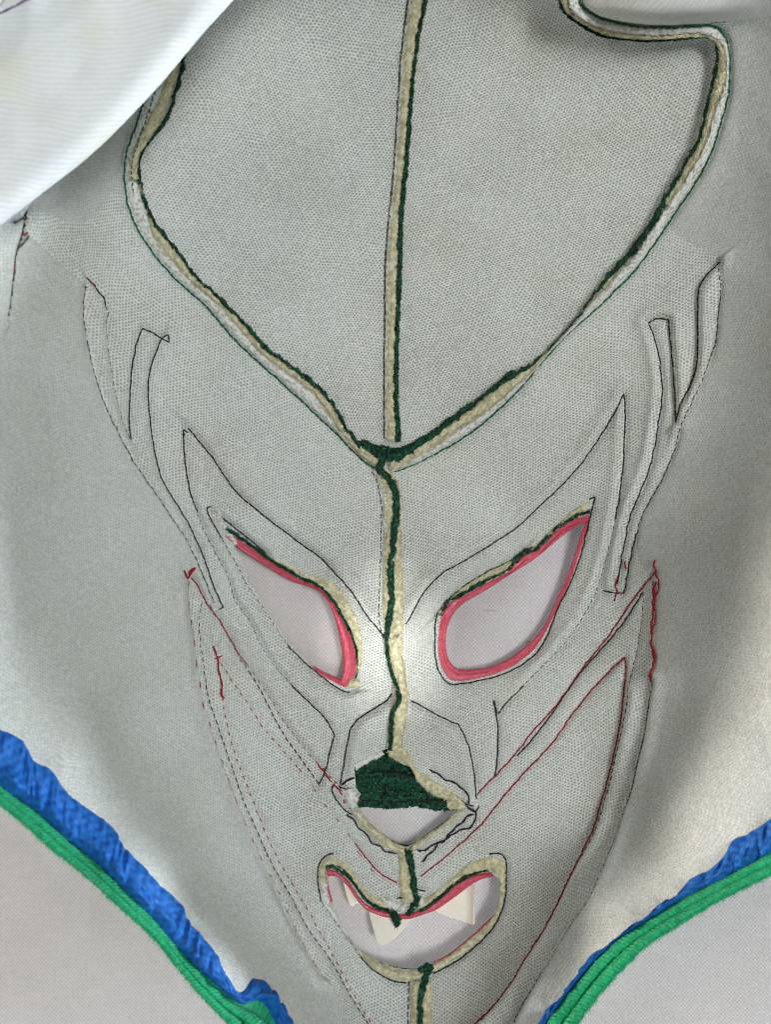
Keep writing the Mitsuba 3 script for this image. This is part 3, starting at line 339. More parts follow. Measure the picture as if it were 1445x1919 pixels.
def tube(p, r, sides=6, twist=None):
    p = np.asarray(p, float)
    t = np.gradient(p, axis=0)
    t /= np.linalg.norm(t, axis=1, keepdims=True) + 1e-12
    a = np.cross(t, [0, 0, 1.0]); a /= np.linalg.norm(a, axis=1, keepdims=True) + 1e-12
    b = np.cross(a, t)
    ang = np.arange(sides) * 2 * np.pi / sides
    R = np.broadcast_to(np.asarray(r, float).reshape(-1, 1) if np.ndim(r) < 2 else r, (len(p), sides))
    v = p[:, None] + R[..., None] * (np.cos(ang)[None, :, None] * a[:, None] + np.sin(ang)[None, :, None] * b[:, None])
    i, j = np.meshgrid(np.arange(len(p) - 1), np.arange(sides), indexing='ij')
    j2 = (j + 1) % sides
    q = np.stack([i * sides + j, i * sides + j2, (i + 1) * sides + j2, (i + 1) * sides + j], -1).reshape(-1, 4)
    return v.reshape(-1, 3), np.vstack([q[:, [0, 1, 2]], q[:, [0, 2, 3]]])

def join(parts):
    v, f, at = [], [], 0
    for a, b in parts:
        v.append(a); f.append(b + at); at += len(a)
    return np.vstack(v), np.vstack(f)

def fibres(base, nrm, dirs, lng, wid, curl=0.35):
    """Loose fibres: thin tapering blades of two segments from the given roots."""
    n = len(base)
    d = dirs / (np.linalg.norm(dirs, axis=1, keepdims=True) + 1e-12)
    wid = np.asarray(wid).reshape(-1, 1)
    s = np.cross(d, nrm + rng.normal(0, .5, (n, 3))); s /= np.linalg.norm(s, axis=1, keepdims=True) + 1e-12
    bend = rng.normal(0, curl, (n, 3))
    m = base + d * lng[:, None] * .55
    t = base + (d + bend) * lng[:, None]
    v = np.stack([base - s * wid, base + s * wid, m - s * wid * .7, m + s * wid * .7, t], 1).reshape(-1, 3)
    o = np.arange(n)[:, None] * 5
    f = np.vstack([o + [0, 1, 3], o + [0, 3, 2], o + [2, 3, 4]])
    return v, f

def strip(A, B, f0, f1, h, edge=1.5, seed=0, rough=0.25, sink=0.5, fuzz=1.0, flen=0.8, fwid=0.10, nc=9, crown=1.0, n=None):
    """A raw edge of cloth or foam between the pattern curves A and B, from the part f0 to the part f1 of the way, standing h mm proud."""
    n = n or max(12, int(max(length(A), length(B)) / 2.2))
    a, b = resample(A, n), resample(B, n)
    t = np.linspace(0, 1, n)
    fa = np.array([f0(x) for x in t]) if callable(f0) else np.full(n, float(f0))
    fb = np.array([f1(x) for x in t]) if callable(f1) else np.full(n, float(f1))
    hh = np.array([h(x) for x in t]) if callable(h) else np.full(n, float(h))
    wdt = np.linalg.norm(b - a, axis=1) + 1e-6
    k = np.arange(n)
    ja = (n01(k * .23, k * 0. + 3, seed) - .5) * 2 * edge + (n01(k * .7, k * 0. + 7, seed) - .5) * edge
    jb = (n01(k * .21, k * 0. + 11, seed) - .5) * 2 * edge + (n01(k * .75, k * 0. + 17, seed) - .5) * edge
    ja += (rng.random(n) - .5) * 1.1 * edge
    jb += (rng.random(n) - .5) * 1.1 * edge
    fa, fb = fa + ja / wdt, fb + jb / wdt
    fb = np.maximum(fb, fa)
    w = np.linspace(0, 1, nc)
    prof = np.clip(1 - np.abs(2 * w - 1) ** 3.0, 0, 1) ** .5
    ff = fa[:, None] + (fb - fa)[:, None] * w
    P = a[:, None] + (b - a)[:, None] * ff[..., None]
    off = (hh[:, None] * (prof * crown + (1 - crown) * w) - sink * (1 - prof))
    kk, ww = np.meshgrid(k, np.arange(nc), indexing='ij')
    off = off + rough * 2 * (n01(kk * .45, ww * .8 + seed, seed) - .5) * prof + rough * (n01(kk * .16, ww * .3, seed + 1) - .5) * prof
    V = surf(P.reshape(-1, 2), off.ravel() * 1e-3)
    i, j = np.meshgrid(np.arange(n - 1), np.arange(nc - 1), indexing='ij')
    o = (i * nc + j).ravel()
    F = np.vstack([np.stack([o, o + 1, o + nc], 1), np.stack([o + 1, o + nc + 1, o + nc], 1)])
    F = flip_up(V, F)
    parts = [(V, F)]
    cnt = int(fuzz * n * 6)
    if cnt:
        ii = rng.integers(0, n - 1, cnt)
        jj = np.where(rng.random(cnt) < .6, rng.choice([1, nc - 2], cnt), rng.integers(1, nc - 1, cnt))
        V3 = V.reshape(n, nc, 3)
        along = V3[np.minimum(ii + 1, n - 1), jj] - V3[ii, jj]
        across = V3[ii, np.minimum(jj + 1, nc - 1)] - V3[ii, np.maximum(jj - 1, 0)]
        across *= np.where(jj < nc / 2, -1, 1)[:, None]
        al = along / (np.linalg.norm(along, axis=1, keepdims=True) + 1e-9); ac = across / (np.linalg.norm(across, axis=1, keepdims=True) + 1e-9)
        nr = np.array([0, 0, 1.0]) * np.ones((cnt, 1))
        dirs = al * rng.normal(0, .6, (cnt, 1)) + ac * rng.uniform(.2, 1.1, (cnt, 1)) + nr * rng.uniform(.1, .9, (cnt, 1))
        good = (fb - fa)[ii] * wdt[ii] > 2.0
        parts.append(fibres((V3[ii, jj] - nr * 1e-4)[good], nr[good], dirs[good], (rng.uniform(.4, 1.2, cnt) * flen * 1e-3)[good], (np.full(cnt, fwid * 1e-3))[good]))
    return join(parts)

def tab(*xy):
    """A piecewise linear table 't:value ...'."""
    x = np.array(xy[0::2], float); y = np.array(xy[1::2], float)
    return lambda t: float(np.interp(t, x, y))

def offset_curve(c, d):
    t = np.gradient(c, axis=0)
    t /= np.linalg.norm(t, axis=1, keepdims=True) + 1e-9
    return c + np.stack([-t[:, 1], t[:, 0]], 1) * np.asarray(d).reshape(-1, 1)

def thread(c, r=0.22, stitch=12.0, show=1.0, high=0.22, sunk=-0.5, jitter=0.8, seed=0, rest=0.42):
    """A line of machine stitches: each stitch rises from its hole, lies on the cloth and dives into the next hole."""
    n = max(10, int(length(c) / 1.6))
    p = resample(c, n)
    L = length(c)
    s = np.linspace(0, L, n)
    k = np.arange(n)
    ph = s / stitch + 0.3 * (n01(k * .02, k * 0., seed) - .5)
    u = ph - np.floor(ph)
    up = np.clip(u / max(show, 1e-3), 0, 1)
    on = u < show
    arc = np.where(on, np.sin(np.pi * up) ** .45, 0)
    wob = (n01(k * .11, k * 0. + 5, seed + 2) - .5) * 2 * jitter + .35 * jitter * np.where(np.floor(ph) % 2 == 0, 1, -1) * np.sin(np.pi * u)
    p = offset_curve(p, wob)
    off = rest + np.where(on, np.where(show >= .99, .02, -.18) + (high + .16) * arc, sunk)
    rad = r * (0.42 + 0.62 * arc)
    return tube(surf(p, off * 1e-3), rad * 1e-3)

# ------------------------------------------------------------------ materials
def tw(d):
    return {'type': 'twosided', 'bsdf': d}

def hexdist(x, y):
    """Distance to the nearest point of a triangular lattice of spacing 1."""
    h = 0.8660254
    def one(ox, oy):
        a = x - ox; b = (y - oy) / (2 * h)
        a = a - dr.floor(a + .5); b = (b - dr.floor(b + .5)) * (2 * h)
        return a * a + b * b
    return dr.sqrt(dr.minimum(one(0., 0.), one(.5, h)))

def _knit(uv):
    u, v = uv.x, uv.y
    wx = (noise(u * .12, v * .12, 3.) - .5) * 1.7 + (noise(u * 1.3, v * 1.3, 5.) - .5) * .20
    wy = (noise(u * .12, v * .12, 9.) - .5) * 1.7 + (noise(u * 1.3, v * 1.3, 7.) - .5) * .20
    return u + wx, v + wy

def _cloth(uv, pu, pv, size, soft, deep):
    """Warp-knit mesh: bright threads round small holes that show the foam."""
    x, y = _knit(uv)
    d = hexdist(x / pu, y / pv)
    sz = size + .13 * (noise(uv.x * 1.1, uv.y * 1.1, 1.) - .5) + .12 * (noise(uv.x * .07, uv.y * .07, 2.) - .5)
    hole = 1 - smoothstep(sz - soft, sz + soft, d)
    yarn = noise(x * 1.6 / pu + 1.1 * y, y * 3.2 / pv, 4.)
    worn = smoothstep(.5, .8, fbm(uv.x * .05, uv.y * .05, 6.)) * .5
    thr = mix((.665, .69, .68), (.655, .665, .62), worn) * (.80 + .34 * yarn)
    foam = mix((.245, .25, .205), (.30, .295, .235), noise(uv.x * .3, uv.y * .3))
    return mix(thr, mix(thr, foam, deep), hole)

def lining_colour(p, n, uv):
    return _cloth(uv, 1.15, .98, .315, .14, .78)

def lining_bump(p, n, uv):
    x, y = _knit(uv)
    return smoothstep(.10, .45, hexdist(x / 1.15, y / .98)) * .8 + .45 * noise(x * 1.6 / 1.15 + 1.1 * y, y * 3.2 / .98, 4.) + .2 * noise(uv.x * 7., uv.y * 7., 2.)

def plain_colour(p, n, uv):
    return _cloth(uv, 1.02, .92, .35, .2, .42) * .87

def plain_bump(p, n, uv):
    x, y = _knit(uv)
    return smoothstep(.1, .5, hexdist(x / 1.02, y / .92)) * .35 + .5 * noise(x * 1.6 + 1.1 * y, y * 3.4, 4.) + .25 * noise(x * 6., y * 6., 2.)

def white_colour(p, n, uv):
    x, y = _knit(uv)
    rib = .5 + .5 * dr.sin(y * 4.6 + 1.5 * noise(x * .5, y * 1.5, 1.))
    return mix((.55, .56, .56), (.66, .67, .68), rib * .6 + .4 * noise(x * 1.2, y * 3., 8.)) * mix((1., 1., 1.), (.96, .95, .86), smoothstep(.45, .75, fbm(x * .06, y * .06, 3.)))

def foam_colour(p, n, uv):
    q = p * 1e3
    t = fbm(q.x * .9, q.y * .9, q.z * .9)
    g = smoothstep(.6, .82, noise(q.x * 1.9, q.y * 1.9, q.z * 1.9))
    c = mix((.47, .435, .28), (.70, .66, .47), smoothstep(.3, .7, t))
    return mix(c, (.33, .32, .21), g * .6)

def grain(p, n, uv):
    q = p * 1e3
    return noise(q.x * 1.9, q.y * 1.9, q.z * 1.9) + .6 * noise(q.x * 4.3, q.y * 4.3, q.z * 4.3)

def ruff_colour(p, n, uv):
    q = p * 1e3
    t = noise(q.x * 1.5, q.y * 1.5, q.z * 1.5)
    return mix((.46, .46, .40), (.74, .745, .73), smoothstep(.2, .6, t))

def pile_colour(p, n, uv):
    q = p * 1e3
    t = noise(q.x * 1.6, q.y * 1.6, q.z * 1.6)
    s = smoothstep(.78, .94, noise(q.x * 2.3, q.y * 2.3, q.z * 2.3 + 9))
    return mix(mix((.001, .014, .007), (.005, .105, .050), smoothstep(.25, .85, t)), (.05, .40, .21), s)

def _rib(uv, f, g):
    return .5 + .5 * dr.sin(uv.x * f + uv.y * g + 1.0 * noise(uv.x * .5, uv.y * .5))

def blue_colour(p, n, uv):
    t = .3 * _rib(uv, 1.5, 3.4) + .7 * noise(uv.x * .9, uv.y * 2.0)
    return mix((.003, .050, .27), (.010, .15, .50), t)

def rib_bump(p, n, uv):
    return _rib(uv, 1.5, 3.4) + .5 * noise(uv.x * 2., uv.y * 4.)

def cord_colour(p, n, uv):
    t = .3 * _rib(uv, 3.9, 2.2) + .7 * noise(uv.x * 1.8, uv.y * 1.6)
    return mix((.001, .14, .055), (.010, .42, .18), t)

def cord_bump(p, n, uv):
    return _rib(uv, 3.9, 2.2) + .8 * noise(uv.x * 2.2, uv.y * 2.)

def pink_colour(p, n, uv):
    q = p * 1e3
    return mix((.44, .040, .078), (.62, .085, .135), noise(q.x * 1.6, q.y * 1.6, q.z * 1.6))

def tooth_colour(p, n, uv):
    q = p * 1e3
    return mix((.84, .79, .69), (.92, .88, .80), .5 * noise(q.x * 3., q.y * 1.2, q.z) + .5 * fbm(q.x * .5, q.y * .5, q.z * .5))

def _twill(uv):
    u, v = uv.x + .05 * noise(uv.x * 3., uv.y * 3., 1.), uv.y + .05 * noise(uv.x * 3., uv.y * 3., 2.)
    return .5 + .25 * (dr.sin((u + v) * 4.5) + dr.sin((u - .8 * v) * 5.0))

def sheet_colour(p, n, uv):
    w = _twill(uv)
    slub = .5 * noise(uv.x * 2.2, uv.y * .25, 1.) + .5 * noise(uv.x * .25, uv.y * 2.2, 2.)
    speck = noise(uv.x * 1.7, uv.y * 1.7, 5.)
    return mix((.40, .378, .395), (.64, .612, .618), .55 * w + .22 * slub + .23 * speck) * (.95 + .1 * fbm(uv.x * .06, uv.y * .06, 5.))

def sheet_bump(p, n, uv):
    return _twill(uv) + .4 * noise(uv.x * 3.1, uv.y * 3.1, 5.)

def mat(key, colour, rough=.9, bump=None, scale=1.0, eps=1e-4, sheen=0.0, spec=.2, coat=0.0):
    b = {'type': 'principled', 'base_color': proc(colour) if callable(colour) else {'type': 'rgb', 'value': colour}, 'roughness': rough, 'specular': spec}
    if sheen:
        b['sheen'] = sheen; b['sheen_tint'] = .5
    if coat:
        b['clearcoat'] = coat; b['clearcoat_gloss'] = .6
    if bump:
        b = {'type': 'bumpmap', 'arbitrary': proc(bump, eps), 'scale': scale, 'bsdf': b}
    scene[key] = tw(b)

mat('lining_cloth', lining_colour, .9, lining_bump, 1.6e-4, 1.2e-4, .3)
mat('plain_cloth', plain_colour, .9, plain_bump, 1.0e-4, 1.2e-4, .3)
mat('white_cloth', white_colour, .9, plain_bump, 1.2e-4, 1.2e-4, .3)
mat('foam', foam_colour, .95, grain, 2.6e-4, 1e-4)
mat('ruff', ruff_colour, .9, grain, 1.6e-4, 1e-4, .3)
mat('green_pile', pile_colour, .5, grain, 5e-4, 1e-4, .1, .4)
mat('blue_cloth', blue_colour, .6, rib_bump, 1.3e-4, 1.2e-4, .15, .3)
mat('green_cord', cord_colour, .5, cord_bump, 2.6e-4, 1.2e-4, .5, .4)
mat('pink_satin', pink_colour, .27, grain, 2.0e-4, 1e-4, .2, .8)
mat('tooth_cloth', tooth_colour, .7, grain, 5e-5, 1e-4)
mat('sheet_cloth', sheet_colour, .85, sheet_bump, 1.1e-4, 1.2e-4, .3)
mat('black_thread', [.020, .017, .020], .5)
mat('red_thread', [.30, .013, .020], .55)
mat('green_thread', [.006, .11, .055], .6)
mat('purple_thread', [.13, .10, .17], .6)
mat('pale_fibre', [.62, .58, .46], .7)

# ------------------------------------------------------------------ the cloth the mask lies on
m = 261
g = np.stack(np.meshgrid(np.linspace(-.55, .55, m), np.linspace(-.55, .55, m)), -1).reshape(-1, 2)
z = 0.0012 * (meshkit.fbm(np.c_[g * 14, g[:, :1] * 0], 3, 2) - .5)
o = (np.arange(m - 1)[:, None] * m + np.arange(m - 1)).ravel()
put('ground_cloth', (np.c_[g, z], np.vstack([np.stack([o, o + 1, o + m + 1], 1), np.stack([o, o + m + 1, o + m], 1)])), 'sheet_cloth', True, uv=g * 1e3,
    label='grey lilac woven cloth spread flat under the mask', category='cloth', kind='structure')

# ------------------------------------------------------------------ the mask
labels['wrestling_mask'] = {'label': 'open wrestling mask lying face down with its pale quilted mesh lining showing', 'category': 'mask'}
M = 'wrestling_mask__'
hemL = (resample(HLi, 500) * .75 + resample(HLm, 500) * .25)
hemR = (resample(HRi, 500) * .75 + resample(HRm, 500) * .25)
TOP = np.array([[1585, 1000], [1585, -150], [1300, -210], [300, -210], [-120, -150], [-150, 800]], float)
BODY = poly_of(hemL, hemR[::-1], TOP)
mL = (resample(SLi, 400) * .6 + resample(SLo, 400) * .4); mR = (resample(SRi, 400) * .6 + resample(SRo, 400) * .4)
m1 = (resample(C1l, 200) + resample(C1r, 200)) / 2
m2 = np.vstack([[[715, 860]], (C2l + resample(C2r, len(C2l))) / 2, (C3l + resample(C3r, len(C3l))) / 2, [[745, 1500], [757, 1590], [762, 1640], [768, 1700], [772, 1760], [790, 1840], [790, 1960], [786, 2160]]])
holes = [sg.Polygon(h).buffer(0) for h in (EYE_L, EYE_R, NOSE, MOUTH)]
HOLES = shapely.union_all(holes)
joint = np.array([[716, 860.0]])
foreL = poly_of(mL, joint, m1[::-1], [[m1[0, 0], -260]], [[mL[0, 0], -260]])
foreR = poly_of(m1, joint, mR[::-1], [[mR[0, 0], -260]], [[m1[0, 0], -260]])
crownR = poly_of(mR[:int(.42 * 400)], [[1330, 35], [1600, 20], [1600, -260], [mR[0, 0], -260]])
faceL_side = poly_of(mL, joint, m2, [[786, 2300], [-300, 2300], [-300, -260]])
FORE = shapely.union_all([foreL, foreR])

def big(g):
    return g if g.geom_type == 'Polygon' else max((x for x in g.geoms if x.geom_type == 'Polygon'), key=lambda x: x.area)

panels = [('forehead_panel', foreL.intersection(BODY), -8, 'lining_cloth'), ('forehead_panel', foreR.intersection(BODY).difference(foreL), 14, 'lining_cloth'),
          ('crown_panel', crownR.intersection(BODY).difference(FORE), 62, 'white_cloth')]
rest = BODY.difference(FORE).difference(crownR).difference(HOLES)
# the outer parts of both cheeks are cut from the smooth back of the same cloth
outL = poly_of(crv('231,-240 228,300 150,420 60,395 40,420 150,535 157,580 170,680 200,770 260,880 343,1003 400,1129 356,1100 363,1192 376,1290 395,1365 450,1520 535,1710 600,1825 640,1890 690,1990 720,2200'), [[-300, 2200], [-300, -240]])
outR = poly_of(crv('1372,-240 1369,115 1337,280 1260,430 1352,488 1349,555 1327,690 1262,850 1192,1000 1205,1060 1226,1100 1224,1280 1182,1480 1112,1670 992,1855 930,1960 880,2200'), [[1800, 2200], [1800, -240]])
cl, cr = big(rest.intersection(faceL_side)), big(rest.difference(faceL_side))
panels += [('cheek_panel', big(cl.difference(outL)), -38, 'lining_cloth'), ('cheek_panel', big(cr.difference(outR)), 36, 'lining_cloth'),
           ('side_panel', big(cl.intersection(outL.buffer(5))), -35, 'plain_cloth'), ('side_panel', big(cr.intersection(outR.buffer(5))), 58, 'plain_cloth')]
for name, poly, turn, bs in panels:
    q, f = region(big(poly), 3.0)
    V = surf(q, 3.5e-4 if name == 'cheek_panel' else 0.0)
    put(M + name, (V, flip_up(V, f)), bs, True, uv=cloth_uv(q, turn))

# the green outside of the mask, one cloth-and-foam thickness below the lining
q, f = region(big(BODY.difference(HOLES.buffer(3))), 9.0)
V = form(q) - normal(q) * (0.0026 - 0.4 * np.minimum(LIFT(q[:, ::-1]), 0))[:, None]
V[:, 2] = np.maximum(V[:, 2], .0014)
put(M + 'outer_cloth', (V, flip_up(V, f)), 'green_pile', True)

# raw seam edges: white lining, tan foam and green outer cloth side by side
def seam(name, A, B, layers):
    """A: outer stitches, B: inner edge."""
    root = put(M + name, strip(A, B, 0.02, .96, .5, 1, 1, .15, fuzz=0), 'foam')
    for i, (lname, bs, f0, f1, h, kw) in enumerate(layers):
        if lname == 'outer_cloth_edge':
            top1 = f1 if callable(f1) else (lambda t, c=f1: c)
            f0 = (lambda t, a=f0, b=top1, s=i + len(name): b(t) - (b(t) - a(t)) * (.45 + .75 * float(meshkit.noise(np.array([t * 26 + s * 3.7, 1.5, 2.5]), 5))))
        put(root + '__' + lname, strip(A, B, f0, f1, h, **{'seed': 11 * i + 5, **kw}), bs)

seam('forehead_seam', SLo, SLi, [
    ('lining_edge', 'ruff', .10, tab(0, .3, .23, .36, .30, .5, .36, .2, .44, .2, .45, .85, .50, .9, .53, .45, .60, .45, .68, .62, .78, .5, .86, .65, .93, .3, 1, .1), 1.5, dict(fuzz=1.2, rough=.4)),
    ('foam_edge', 'foam', tab(0, .3, .23, .36, .30, .5, .36, .2, .44, .2, .45, .88, .50, .9, .53, .45, .60, .45, .68, .62, .78, .5, .86, .65, .93, .3, 1, .1), .93, 1.7, dict(fuzz=5, rough=.35, flen=.8)),
    ('outer_cloth_edge', 'green_pile', tab(0, .95, .3, .97, .42, .95, .47, .86, .5, .86, .53, .72, .55, .93, .63, .84, .68, .75, .72, .84, .78, .70, .84, .82, .9, .84, .94, .72, 1, .4), 1.05, 2.1, dict(fuzz=7, rough=.5, flen=.75, fwid=.09, edge=2.6))])
seam('forehead_seam', SRo, SRi, [
    ('lining_edge', 'ruff', .08, tab(0, .4, .2, .5, .3, .42, .36, .15, .40, .45, .50, .5, .56, .7, .60, .7, .66, .62, .70, .92, .76, .95, .79, .35, .84, .3, .92, .45, 1, .1), 2.0, dict(fuzz=1.2, rough=.45)),
    ('foam_edge', 'foam', tab(0, .4, .2, .5, .3, .42, .36, .15, .40, .45, .50, .5, .56, .7, .60, .72, .66, .62, .70, .92, .76, .95, .79, .3, .84, .3, .92, .45, 1, .1), tab(0, .93, .3, 1, .36, .95, .5, .92, .7, .96, .8, .93, 1, .93), 2.2, dict(fuzz=5, rough=.35, flen=.8)),
    ('outer_cloth_edge', 'green_pile', tab(0, .82, .08, .87, .16, 1.0, .30, 1.03, .34, .98, .40, .93, .44, .85, .50, .82, .56, .62, .62, .66, .66, .74, .69, 1.02, .765, 1.02, .785, .78, .82, .6, .85, .86, .9, .72, .96, .6, 1, .3), tab(0, 1.03, .16, 1.0, .3, 1.0, .40, 1.02, .56, 1.05, .60, 1.1, .66, 1.12, .69, 1.03, .765, 1.03, .785, 1.06, 1, 1.05), 2.9, dict(fuzz=7, rough=.5, flen=.75, fwid=.09, edge=2.6))])
def pile(c, wid, h, n_f=3.0, seed=0, edge=1.6):
    w = np.asarray(wid, float)
    m_ = resample(c, max(16, int(length(c) / 2.2)))
    ww = np.interp(np.linspace(0, 1, len(m_)), np.linspace(0, 1, w.size), w.ravel()) if w.size > 1 else np.full(len(m_), float(w))
    return strip(offset_curve(m_, ww / 2), offset_curve(m_, -ww / 2), 0, 1, h, edge=edge, seed=seed, rough=.5, fuzz=n_f * 2.2, flen=.75, fwid=.09)

def centre(A, B, G, wid, h, ruff=None, seed=0):
    root = put(M + 'centre_seam', strip(A, B, 0, 1, h, 1.5, seed, .3, fuzz=5, flen=.8), 'foam')
    put(root + '__outer_cloth_edge', pile(G, wid, h + .7, seed=seed + 3), 'green_pile')
    if ruff:
        put(root + '__lining_edge', strip(ruff[0], ruff[1], 0, 1, h * .9, 1.5, seed + 5, .4, fuzz=1.5), 'ruff')
centre(C1l, C1r, C1g, [8, 7, 6, 5, 8, 9, 10, 8, 8, 11], 1.5, (offset_curve(C1l, 0), offset_curve(C1l, -5)), 20)
centre(C2l, C2r, C2g, [14, 15, 15, 15, 14, 15, 14, 14, 13, 8], 1.6, (C2l[:60], crv('704,880 716,900 727,935 727,985 722,1010')), 30)
centre(C3l, C3r, C3g, [5, 5, 6, 7, 9, 9, 8, 9], 1.7, None, 40)
centre(C4l, C4r, C4g, [14, 12, 11, 12, 12, 10, 9], 1.3, None, 50)
centre(C5l, C5r, C5g, [14, 13, 14, 15, 14, 14], 1.4, None, 60)
put(M + 'seam_joint', join([pile(crv('678,828 700,842 722,848 745,846 768,840 790,824'), [9, 15, 20, 16, 14, 9], 2.3, 5, 71), pile(crv('722,836 718,856 713,872'), [15, 14, 11], 2.5, 5, 72)]), 'green_pile',
    label='knot of dark green cloth where the seams meet')
put(M + 'seam_joint__foam_edge', join([strip(crv('672,842 690,858 706,876'), crv('688,838 702,850 716,862'), 0, 1, 1.7, 1.5, 73, .4, fuzz=1.5), strip(crv('728,858 750,852 775,846'), crv('730,884 752,874 776,862'), 0, 1, 1.6, 1.5, 74, .4, fuzz=1.5)]), 'foam')
put(M + 'seam_joint__lining_edge', join([strip(crv('740,872 760,862 790,848 815,836'), crv('730,886 760,876 790,864 818,850'), 0, 1, 1.6, 1.5, 75, .5, fuzz=2), strip(crv('648,818 664,838 690,862 706,878'), crv('655,812 672,830 694,854 708,870'), 0, 1, 1.3, 1.2, 76, .4, fuzz=1.5)]), 'ruff')

# loose lint on the lining
kq = np.stack([rng.uniform(150, 1300, 260), rng.uniform(60, 1850, 260)], -1)
kq = kq[inside(big(BODY.difference(HOLES.buffer(14))), kq)]
put(M + 'loose_lint', fibres(surf(kq, 5e-4), normal(kq), rng.normal(0, 1, (len(kq), 3)) * [1, 1, .15], rng.uniform(.8, 2.6, len(kq)) * 1e-3, np.full(len(kq), 7e-5), .5), 'pale_fibre', False, kind='stuff')

# ------------------------------------------------------------------ eye openings
def lipband(A, B, prof, n=None):
    """Binding folded round an opening: rows of (way from A to B, height in mm)."""
    n = n or int(max(length(A), length(B)) / 2)
    a, b = resample(A, n), resample(B, n)
    rows = [surf(a + (b - a) * w + 0, np.full(n, h * 1e-3) + 1.2e-4 * (n01(np.arange(n) * .35, np.full(n, k * .7), 4) - .5)) for k, (w, h) in enumerate(prof)]
    V = np.stack(rows, 1)
    i, j = np.meshgrid(np.arange(n - 1), np.arange(len(prof) - 1), indexing='ij')
    o = (i * len(prof) + j).ravel(); c = len(prof)
    F = np.vstack([np.stack([o, o + 1, o + c], 1), np.stack([o + 1, o + c + 1, o + c], 1)])
    V = V.reshape(-1, 3); V[:, 2] = np.maximum(V[:, 2], .0012)
    return V, flip_up(V, F)

ROLL = [(-.12, -.5), (-.02, .3), (.1, .35), (.25, .15), (.4, -.15), (.5, -.2), (.58, .1), (.68, .45), (.8, .5), (.92, .2), (1.0, -.5), (.98, -1.6), (.92, -3)]
pLo = crv('418,988 440,1003 473,1026 506,1050 532,1066 566,1086 592,1096 612,1112 629,1132 645,1162 659,1189 667,1219 668,1252 660,1275 647,1288')
pLi = crv('424,1008 440,1023 466,1041 506,1066 539,1086 576,1099 599,1109 614,1126 627,1156 635,1189 642,1226 643,1252 638,1276')
pLo2 = crv('592,1259 619,1276 648,1289'); pLi2 = crv('589,1249 612,1262 641,1274')
put(M + 'eye_trim', join([lipband(pLo, pLi, ROLL), lipband(pLo2, pLi2, ROLL)]), 'pink_satin', label='pink satin binding of the left eye opening')
pRo = crv('1105,962 1077,972 1041,996 1001,1032 977,1041 953,1069 913,1089 873,1111 841,1129 825,1153 820,1213 827,1249 845,1274 881,1274 921,1266 961,1250 1001,1218 1029,1174 1060,1112 1083,1050 1101,992 1105,964')
pRi = crv('1098,978 1073,992 1041,1016 1011,1041 993,1053 945,1083 905,1109 869,1129 849,1149 837,1177 835,1209 842,1237 857,1253 881,1255 921,1249 957,1233 993,1205 1021,1173 1044,1124 1067,1070 1083,1020 1098,978')
put(M + 'eye_trim', lipband(pRo, pRi, ROLL), 'pink_satin', label='pink satin binding of the right eye opening')
tLo = crv('470,1008 499,1032 540,1054 580,1076 622,1086 645,1106 664,1136 676,1172 680,1212 674,1258')
put(M + 'eye_foam_edge', strip(tLo, resample(pLo, 300)[60:285], 0, 1, tab(0, .3, .3, .6, .6, 1.0, 1, .8), 1.5, 81, .3, fuzz=1.6, flen=.7), 'foam')
put(M + 'eye_foam_edge', strip(crv('820,1142 850,1112 885,1087 925,1065 960,1049 1000,1023 1045,984 1075,954 1100,938'), crv('824,1151 841,1127 873,1109 913,1087 953,1067 977,1040 1001,1030 1041,994 1077,970 1104,960'), 0, 1, 1.0, 1.5, 82, .3, fuzz=1.6, flen=.7), 'foam')
put(M + 'eye_foam_edge', strip(crv('404,955 410,975 420,992 440,1022'), crv('410,950 418,972 428,990 446,1018'), 0, 1, .8, 1.2, 83, .3, fuzz=2), 'ruff', label='frayed white cloth at the corner of the left eye')
put(M + 'eye_green_edge', pile(offset_curve(resample(pLo, 260)[4:250], -2.5), [4, 5, 4, 5, 5, 4, 5, 5, 4, 3, 2], 1.1, 3, 84, 1.2), 'green_pile')
put(M + 'eye_green_edge', pile(crv('1106,958 1077,967 1041,991 1001,1027 977,1038 953,1064 913,1084 873,1106 841,1124 823,1150'), [4, 8, 5, 7, 8, 3, 7, 7, 6, 2], 1.2, 3, 85, 1.4), 'green_pile')
put(M + 'eye_foam_edge', strip(crv('655,1276 664,1270 675,1274'), crv('652,1290 664,1290 674,1288'), 0, 1, 1.2, 1.2, 86, .3, fuzz=2), 'foam')

# ------------------------------------------------------------------ nose opening
NF = poly_of(crv('655,1425 690,1410 726,1396 750,1416 790,1440 830,1475 868,1496 | 862,1516 838,1518 812,1519 775,1511 742,1517 700,1515 668,1517 | 658,1480 655,1425'))
nb = np.array(NF.exterior.segmentize(3).coords)[:-1]
NF = sg.Polygon(nb + (rng.random(nb.shape) - .5) * [3.0, 4.0]).buffer(0)
q, f = region(big(NF), 1.8)
yy = q[:, 1] + .06 * q[:, 0]
fold = 1.7 * np.sin((yy - 1400) / 5.2) * n01(q[:, 0] * .03, q[:, 1] * .015, 5) + 1.1 * (n01(q[:, 0] * .22, q[:, 1] * .3, 3) - .5) + .5 * (n01(q[:, 0] * .5, q[:, 1] * .6, 4) - .5)
edge = np.clip((q[:, 1] - 1478) / 22, 0, 1)
top_ = surf(q, (-.9 + fold + .9 * edge * (1 - np.clip((q[:, 1] - 1508) / 10, 0, 1))) * 1e-3)
fb = surf(q, np.full(len(q), -2.6e-3)); fb[:, 2] = np.maximum(fb[:, 2], .0013); top_[:, 2] = np.maximum(top_[:, 2], fb[:, 2] + 4e-4)
f = flip_up(top_, f)
nose_fib = []
k = rng.integers(0, len(q), 2600)
